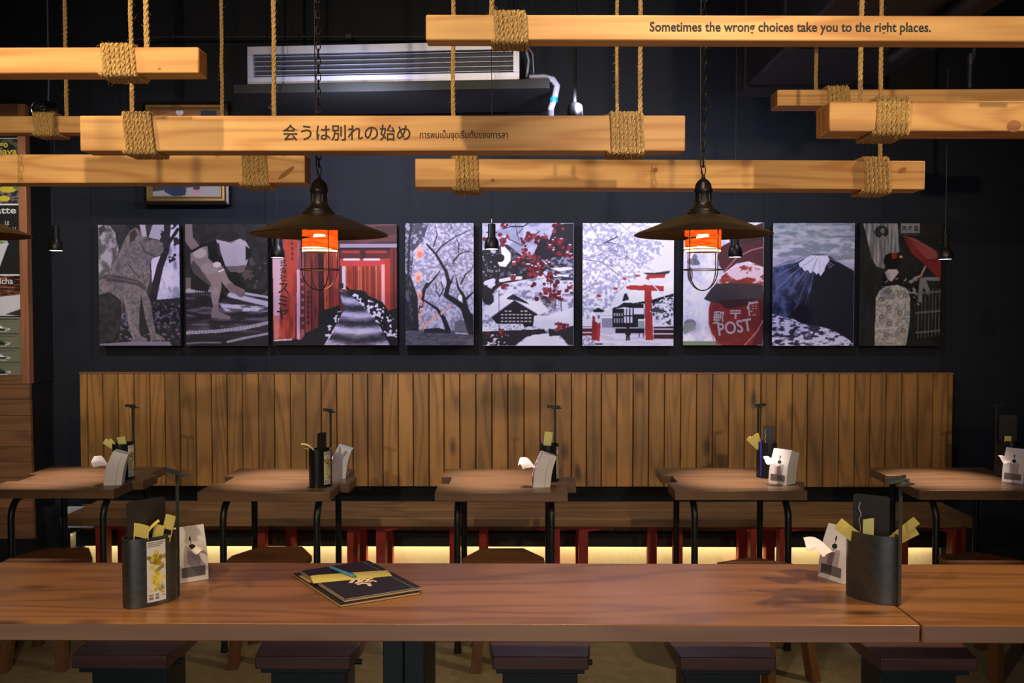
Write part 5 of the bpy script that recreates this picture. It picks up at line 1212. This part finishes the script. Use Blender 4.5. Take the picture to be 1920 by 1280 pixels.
def sachet(loc, direction, ln, wd, bend, label, mat='yellow', name='sugar_sachet', group='yellow sachets standing in the caddies', twist=0.0, prints=False, cat='sachet', roll=0.0):
    """flat paper sachet rising from loc, leaning along direction with an extra bend"""
    t = thing(name, loc, label, cat, group); t.rotation_euler = (0, roll, 0)
    dx, dy = math.cos(direction), math.sin(direction)
    side = Vector((-dy, dx, 0)); n = 8; ang = R(6); p = Vector((0, 0, 0)); vs = []; nr = []
    for i in range(n + 1):
        u = i / n; tw = twist * u; a_ = ang + bend * max(0, u - .25) * 1.33
        d = Vector((dx * math.sin(a_), dy * math.sin(a_), math.cos(a_)))
        nn = d.cross(side); s_ = side * math.cos(tw) + nn * math.sin(tw)
        th = .0016 if 0 < i < n else .0006
        w_ = wd / 2
        vs.append([p - s_ * w_ - nn * .0004, p - s_ * w_ * .3 - nn * th, p + s_ * w_ * .3 - nn * th, p + s_ * w_ - nn * .0004, p + s_ * w_ * .3 + nn * th, p - s_ * w_ * .3 + nn * th]); nr.append((p.copy(), s_, nn, d))
        p = p + d * (ln / n)
    V = [v for r_ in vs for v in r_]; F = [tuple(range(6)), tuple(range(n * 6, n * 6 + 6))]
    for i in range(n):
        for k in range(6): F.append((i * 6 + k, i * 6 + (k + 1) % 6, (i + 1) * 6 + (k + 1) % 6, (i + 1) * 6 + k))
    pk = MB().add(V, F).build('packet', M[mat], t, smooth=50)
    if prints:
        b = MB(); q = wd * .40
        def bar(u0, u1, f0, f1):
            i0 = u0 * n; 
            def P(u, f):
                k = min(int(u * n), n - 1); fr = u * n - k; c0, s0, n0, d0 = nr[k]
                return c0 + d0 * (ln / n * fr) + s0 * (wd * f) + n0 * (-.0022)
            b.add([P(u0, f0), P(u0, f1), P(u1, f1), P(u1, f0)], [(0, 1, 2, 3)])
        bar(.70, .78, -.4, .4); bar(.62, .66, -.4, .4); bar(.44, .50, -.05, .12); bar(.44, .50, .16, .32); bar(.28, .36, -.1, .42)
        b2 = MB(); b.v = b.v; b.build('print', M['ink'], pk, smooth=None)
        c = MB(); c.v = [tuple(Vector(v) + 0 * nr[0][2]) for v in b.v]
        for (i_, v) in enumerate(c.v): c.v[i_] = tuple(Vector(v) + nr[min(n, 5)][2] * .0044)
        c.f = b.f; c.build('print', M['ink'], pk, smooth=None)
    return t
def card(loc, rz, wd, ht, lean, label, mark=False, name='menu_card', mat='board'):
    t = thing(name, loc, label, 'menu card', None, rz); t.rotation_euler = (lean, 0, rz)
    r_ = .006; P = [(-wd / 2, 0), (wd / 2, 0), (wd / 2, ht - r_), (wd / 2 - r_, ht), (-wd / 2 + r_, ht), (-wd / 2, ht - r_)]
    MB().prism(P, -.001, .001, 'y').build('card', M[mat], t, smooth=None)
    if mark:
        MB().tube([(-wd * .3, -.0015, ht * .92), (-wd * .34, -.0015, ht * .86), (-wd * .27, -.0015, ht * .8), (-wd * .33, -.0015, ht * .74), (-wd * .28, -.0015, ht * .66), (-wd * .33, -.0015, ht * .58), (-wd * .3, -.0015, ht * .5)], .0014, 5).build('logo', M['palegrey'], t)
    return t
def pen(loc, direction, ln, label, mat='bluepen'):
    t = thing('pen', loc, label, 'pen'); d = Vector(direction).normalized()
    p0 = Vector((0, 0, 0)); P = [p0 + d * s_ for s_ in (0, ln * .03, ln * .09, ln * .8, ln * .88, ln * .98, ln)]
    MB().tube(P[:4], [.0015, .003, .0045, .0045], 10).tube([P[3], P[5]], .0044, 10).build('barrel', M[mat], t)
    MB().tube([P[5], p0 + d * ln * 1.03], [.003, .0025], 8).build('push_button', M['chrome'], t)
    e = d.orthogonal().normalized()
    if abs(d.z) < .5: e = Vector((0, 0, 1)) 
    MB().tube([P[4] + e * .0055, p0 + d * ln * .65 + e * .0062], .0011, 5).tube([P[5] + e * .004, P[4] + e * .0058], .0012, 5).build('clip', M['chrome'], t)
    return t
TZ = .7503
# ---- foreground left caddy and its contents
p = atz(284, 1128, .75)
cl = Vector((p.x, p.y, TZ)); rzL = R(46)
caddy(cl, rzL, 'dark steel caddy with a potato dish sticker at the left of the long table', sticker=-1, rod_h=.355)
def loc_in(c, rz, x, y, z): return (c.x + x * math.cos(rz) - y * math.sin(rz), c.y + x * math.sin(rz) + y * math.cos(rz), c.z + z)
card(loc_in(cl, rzL, -.004, .017, .0045), rzL, .112, .285, 0, 'black menu card standing in the left foreground caddy')
sachet(loc_in(cl, rzL, -.038, .002, .06), R(-100), .175, .046, R(6), 'yellow sauce sachet with black print leftmost in the left foreground caddy', prints=True, roll=R(9))
sachet(loc_in(cl, rzL, -.004, .006, .06), R(-90), .170, .030, R(4), 'narrow yellow sachet beside the menu card middle of the left foreground caddy', roll=R(14))
sachet(loc_in(cl, rzL, .016, .007, .06), R(-85), .200, .028, R(8), 'tallest yellow sachet next to the steel bar in the left foreground caddy', prints=True, roll=R(16))
sachet(loc_in(cl, rzL, -.030, -.012, .135), R(27), .115, .034, R(60), 'folded yellow sachet lying across the rim of the left foreground caddy', mat='yellow')
p = atz(352, 1088, .75)
tissue_box((p.x, p.y + .02, TZ), R(126), 'white tissue box with its tissue pointing right behind the left foreground caddy', wd=.09)
# ---- foreground right caddy
p = atz(1636, 1122, .75)
cr = Vector((p.x, p.y, TZ)); rzR = R(-50)
caddy(cr, rzR, 'plain dark steel caddy with its bar facing forward at the right of the long table', sticker=0, rod_h=.345)
card(loc_in(cr, rzR, -.012, .008, .0045), rzR + R(18), .10, .29, 0, 'tall black menu card with a grey logo in the right foreground caddy', mark=True)
sachet(loc_in(cr, rzR, -.030, -.004, .155), R(-90), .098, .036, R(4), 'yellow sachet drooping left over the rim of the right foreground caddy', roll=R(-52))
sachet(loc_in(cr, rzR, -.006, -.016, .11), R(-80), .125, .034, R(3), 'upright pale yellow sachet at the front of the right foreground caddy', mat='paleyellow', roll=R(-4))
sachet(loc_in(cr, rzR, .026, .010, .150), R(-80), .120, .030, R(10), 'long yellow sachet bending right out of the right foreground caddy', roll=R(44))
sachet(loc_in(cr, rzR, .020, .020, .145), R(-80), .105, .030, R(8), 'short yellow sachet lowest on the right side of the right foreground caddy', roll=R(56))
p = atz(1575, 1088, .75)
tissue_box((p.x + .005, p.y + .02, TZ), R(30), 'white tissue box with its tissue pointing left beside the right foreground caddy', wd=.10, tis=1.25)

# ---- wall tables: (caddy px,base y),(rot), (box px, base y), ...
def tab_set(n, cpx, cpy, crz, bpx, bpy_, brz, where, sticker=-1, rod_h=.345, tis=1.0):
    c = atz(cpx, cpy, .75); c = Vector((c.x, c.y + .03, TZ))
    caddy(c, crz, 'dark steel caddy standing on the ' + where, small=True, sticker=sticker, rod_h=rod_h)
    b = atz(bpx, bpy_, .75)
    tissue_box((b.x, b.y + .035, TZ), brz, 'white tissue box standing on the ' + where, detailed=True, wd=(.098 if n > 3 else .072), tis=tis)
    return c
W1, W2, W3, W4, W5 = 'leftmost wall table', 'second wall table from left', 'middle wall table', 'fourth wall table from left', 'rightmost wall table'
c = tab_set(1, 228, 899, R(65), 208, 910, R(12), W1)
sachet((c.x - .014, c.y, c.z + .13), R(-90), .095, .030, R(10), 'yellow sachet drooping left out of the caddy on the ' + W1, mat='paleyellow', roll=R(-52))
sachet((c.x - .012, c.y - .01, c.z + .12), R(-90), .090, .020, R(10), 'thin yellow sachet standing next to the drooping one on the ' + W1, roll=R(-32))
sachet((c.x + .014, c.y - .008, c.z + .10), R(-90), .110, .040, R(6), 'square pale yellow sachet at the right of the caddy on the ' + W1, mat='paleyellow', roll=R(-10))
c = tab_set(2, 599, 913, R(48), 632, 898, R(2), W2, tis=.75)
sachet((c.x - .015, c.y, c.z + .09), R(180), .150, .034, R(95), 'pale green sachet arching left out of the caddy on the ' + W2, mat='paleyellow')
sachet((c.x - .022, c.y - .012, c.z + .09), R(185), .110, .022, R(70), 'small yellow sachet tucked under the arching one on the ' + W2)
sachet((c.x + .020, c.y - .005, c.z + .08), R(10), .130, .030, R(55), 'olive yellow sachet leaning right out of the caddy on the ' + W2)
card((c.x + .004, c.y + .008, c.z + .0045), R(48), .05, .245, 0, 'small black card standing in the caddy on the ' + W2)
c = tab_set(3, 1031, 902, R(62), 1014, 914, R(6), W3)
sachet((c.x - .020, c.y - .004, c.z + .10), R(-90), .140, .038, R(10), 'pale yellow sachet sticking up out of the caddy on the ' + W3, mat='paleyellow', roll=R(6))
sachet((c.x - .030, c.y, c.z + .05), R(150), .150, .016, R(4), 'narrow violet sachet at the left rim of the caddy on the ' + W3, mat='bluepen', group=None)
c = tab_set(4, 1439, 896, R(118), 1470, 908, R(42), W4, sticker=-1)
sachet((c.x - .020, c.y, c.z + .13), R(-90), .100, .026, R(10), 'bright yellow sachet drooping left out of the caddy on the ' + W4, roll=R(-48))
sachet((c.x - .022, c.y - .006, c.z + .12), R(-90), .100, .018, R(8), 'pale sachet beside the bright one in the caddy on the ' + W4, mat='paleyellow', roll=R(-34))
sachet((c.x - .014, c.y - .002, c.z + .12), R(-90), .105, .026, R(12), 'yellow sachet behind the pale one in the caddy on the ' + W4, roll=R(-24))
card((c.x + .014, c.y + .004, c.z + .0045), R(-14), .056, .25, 0, 'black card with a pale patch in the caddy on the ' + W4, mark=True)
pen((c.x - .032, c.y - .034, c.z + .001), (.0, .04, 1), .185, 'deep blue pen leaning on the caddy on the ' + W4)
c = tab_set(5, 1893, 896, R(118), 1912, 906, R(40), W5, sticker=0)
card((c.x + .01, c.y + .012, c.z + .0045), R(-4), .085, .30, 0, 'large black card standing in the caddy on the ' + W5)
sachet((c.x - .004, c.y - .004, c.z + .09), R(-90), .115, .034, R(0), 'yellow printed sachet in front of the black card on the ' + W5, prints=True)

# ---------------------------------------------------------------- menus, paper strip and pen on the long table
def table_quad(pts, z): return [atz(x, y, z) for x, y in pts]
def menu(pts, z, label, stack=.008, logo=False, strip=False):
    Q = table_quad(pts, z + stack); c = sum(Q, Vector()) / 4
    t = thing('menu', (c.x, c.y, z), label, 'menu', 'black menus lying on the long table')
    P = [(q.x - c.x, q.y - c.y) for q in Q]
    ins = [(x * .995, y * .995) for x, y in P]
    MB().prism(P, 0, .0012).build('cover', M['cover'], t, smooth=None)
    MB().prism(ins, .0012, stack - .0012).build('pages', M['pages'], t, smooth=None)
    MB().prism(P, stack - .0012, stack).build('cover', M['cover'], t, smooth=None)
    return t, P, c
def lerp2(P, u, v):   # u from left-back to right-back, v from back to front ; P = lb, rb, rf, lf
    a = Vector(P[0]).lerp(Vector(P[1]), u); b = Vector(P[3]).lerp(Vector(P[2]), u); return a.lerp(b, v)
t, P, c = menu([(549, 1074.5), (676, 1055), (787, 1109), (638.5, 1133)], .7502, 'lower black menu under the other one on the long table')
MB().add([(*lerp2(P, .02, .10), .0083), (*lerp2(P, .02, .34), .0083), (*lerp2(P, .12, .30), .0083), (*lerp2(P, .10, .10), .0083)], [(0, 1, 2, 3)]).build('corner_print', M['pages'], t, smooth=None)
t, P, c = menu([(562, 1070), (690.5, 1050), (791.5, 1101), (646, 1124)], .7586, 'upper black menu with a cream logo on the long table')
def strip_on(t, P, quads, nm, mat, z):
    b = MB()
    for q in quads: b.add([(*lerp2(P, u, v), z) for u, v in q], [tuple(range(len(q)))])
    b.build(nm, mat, t, smooth=None)
strip_on(t, P, [[(0, .0), (.014, 0), (.014, 1), (0, 1)], [(0, .985), (1, .985), (1, 1), (0, 1)], [(.90, 0), (.908, 0), (.908, 1), (.90, 1)]], 'plastic_edge', M['clear'], .0082)
b = MB()
for v in (.12, .45, .86): 
    q = lerp2(P, .955, v); b.lathe([(.003, .008), (.003, .0092), (.001, .0098)], 10, (q.x, q.y, 0))
b.build('rivet', M['chrome'], t)
# cream brush logo
b = MB()
def stroke(pts, r_): b.tube([Vector((*lerp2(P, u, v), .0064)) for u, v in pts], r_, 6)
stroke([(.34, .58), (.43, .51), (.50, .49)], .0062); stroke([(.39, .62), (.50, .56), (.58, .53)], .0064); stroke([(.50, .49), (.47, .60), (.53, .62), (.60, .56), (.67, .54)], .006)
stroke([(.38, .66), (.46, .64), (.52, .68), (.49, .75)], .0062); stroke([(.56, .64), (.62, .60), (.64, .66)], .005)
for i_, v in enumerate(b.v): b.v[i_] = (v[0], v[1], .0081 + (v[2] - .0064) * .06)
b.build('logo', M['cream_print'], t)
Q = table_quad([(582, 1079), (600, 1077), (727, 1068.5), (735, 1079), (587, 1093)], .7675); c = sum(Q, Vector()) / 5
t = tag(MB().prism([(q.x - c.x, q.y - c.y) for q in Q], 0, .0006).build('paper_strip', M['yellow'], None, smooth=None), 'yellow paper strip lying across the upper menu under the pen', 'paper')
t.location = (c.x, c.y, .7669)
pa = atz(667, 1081, .772); pb = atz(617, 1062.5, .772)
pen((pb.x, pb.y, .7722), (pa.x - pb.x, pa.y - pb.y, 0), (pa - pb).length, 'light blue pen lying on the yellow paper strip', mat='pen')
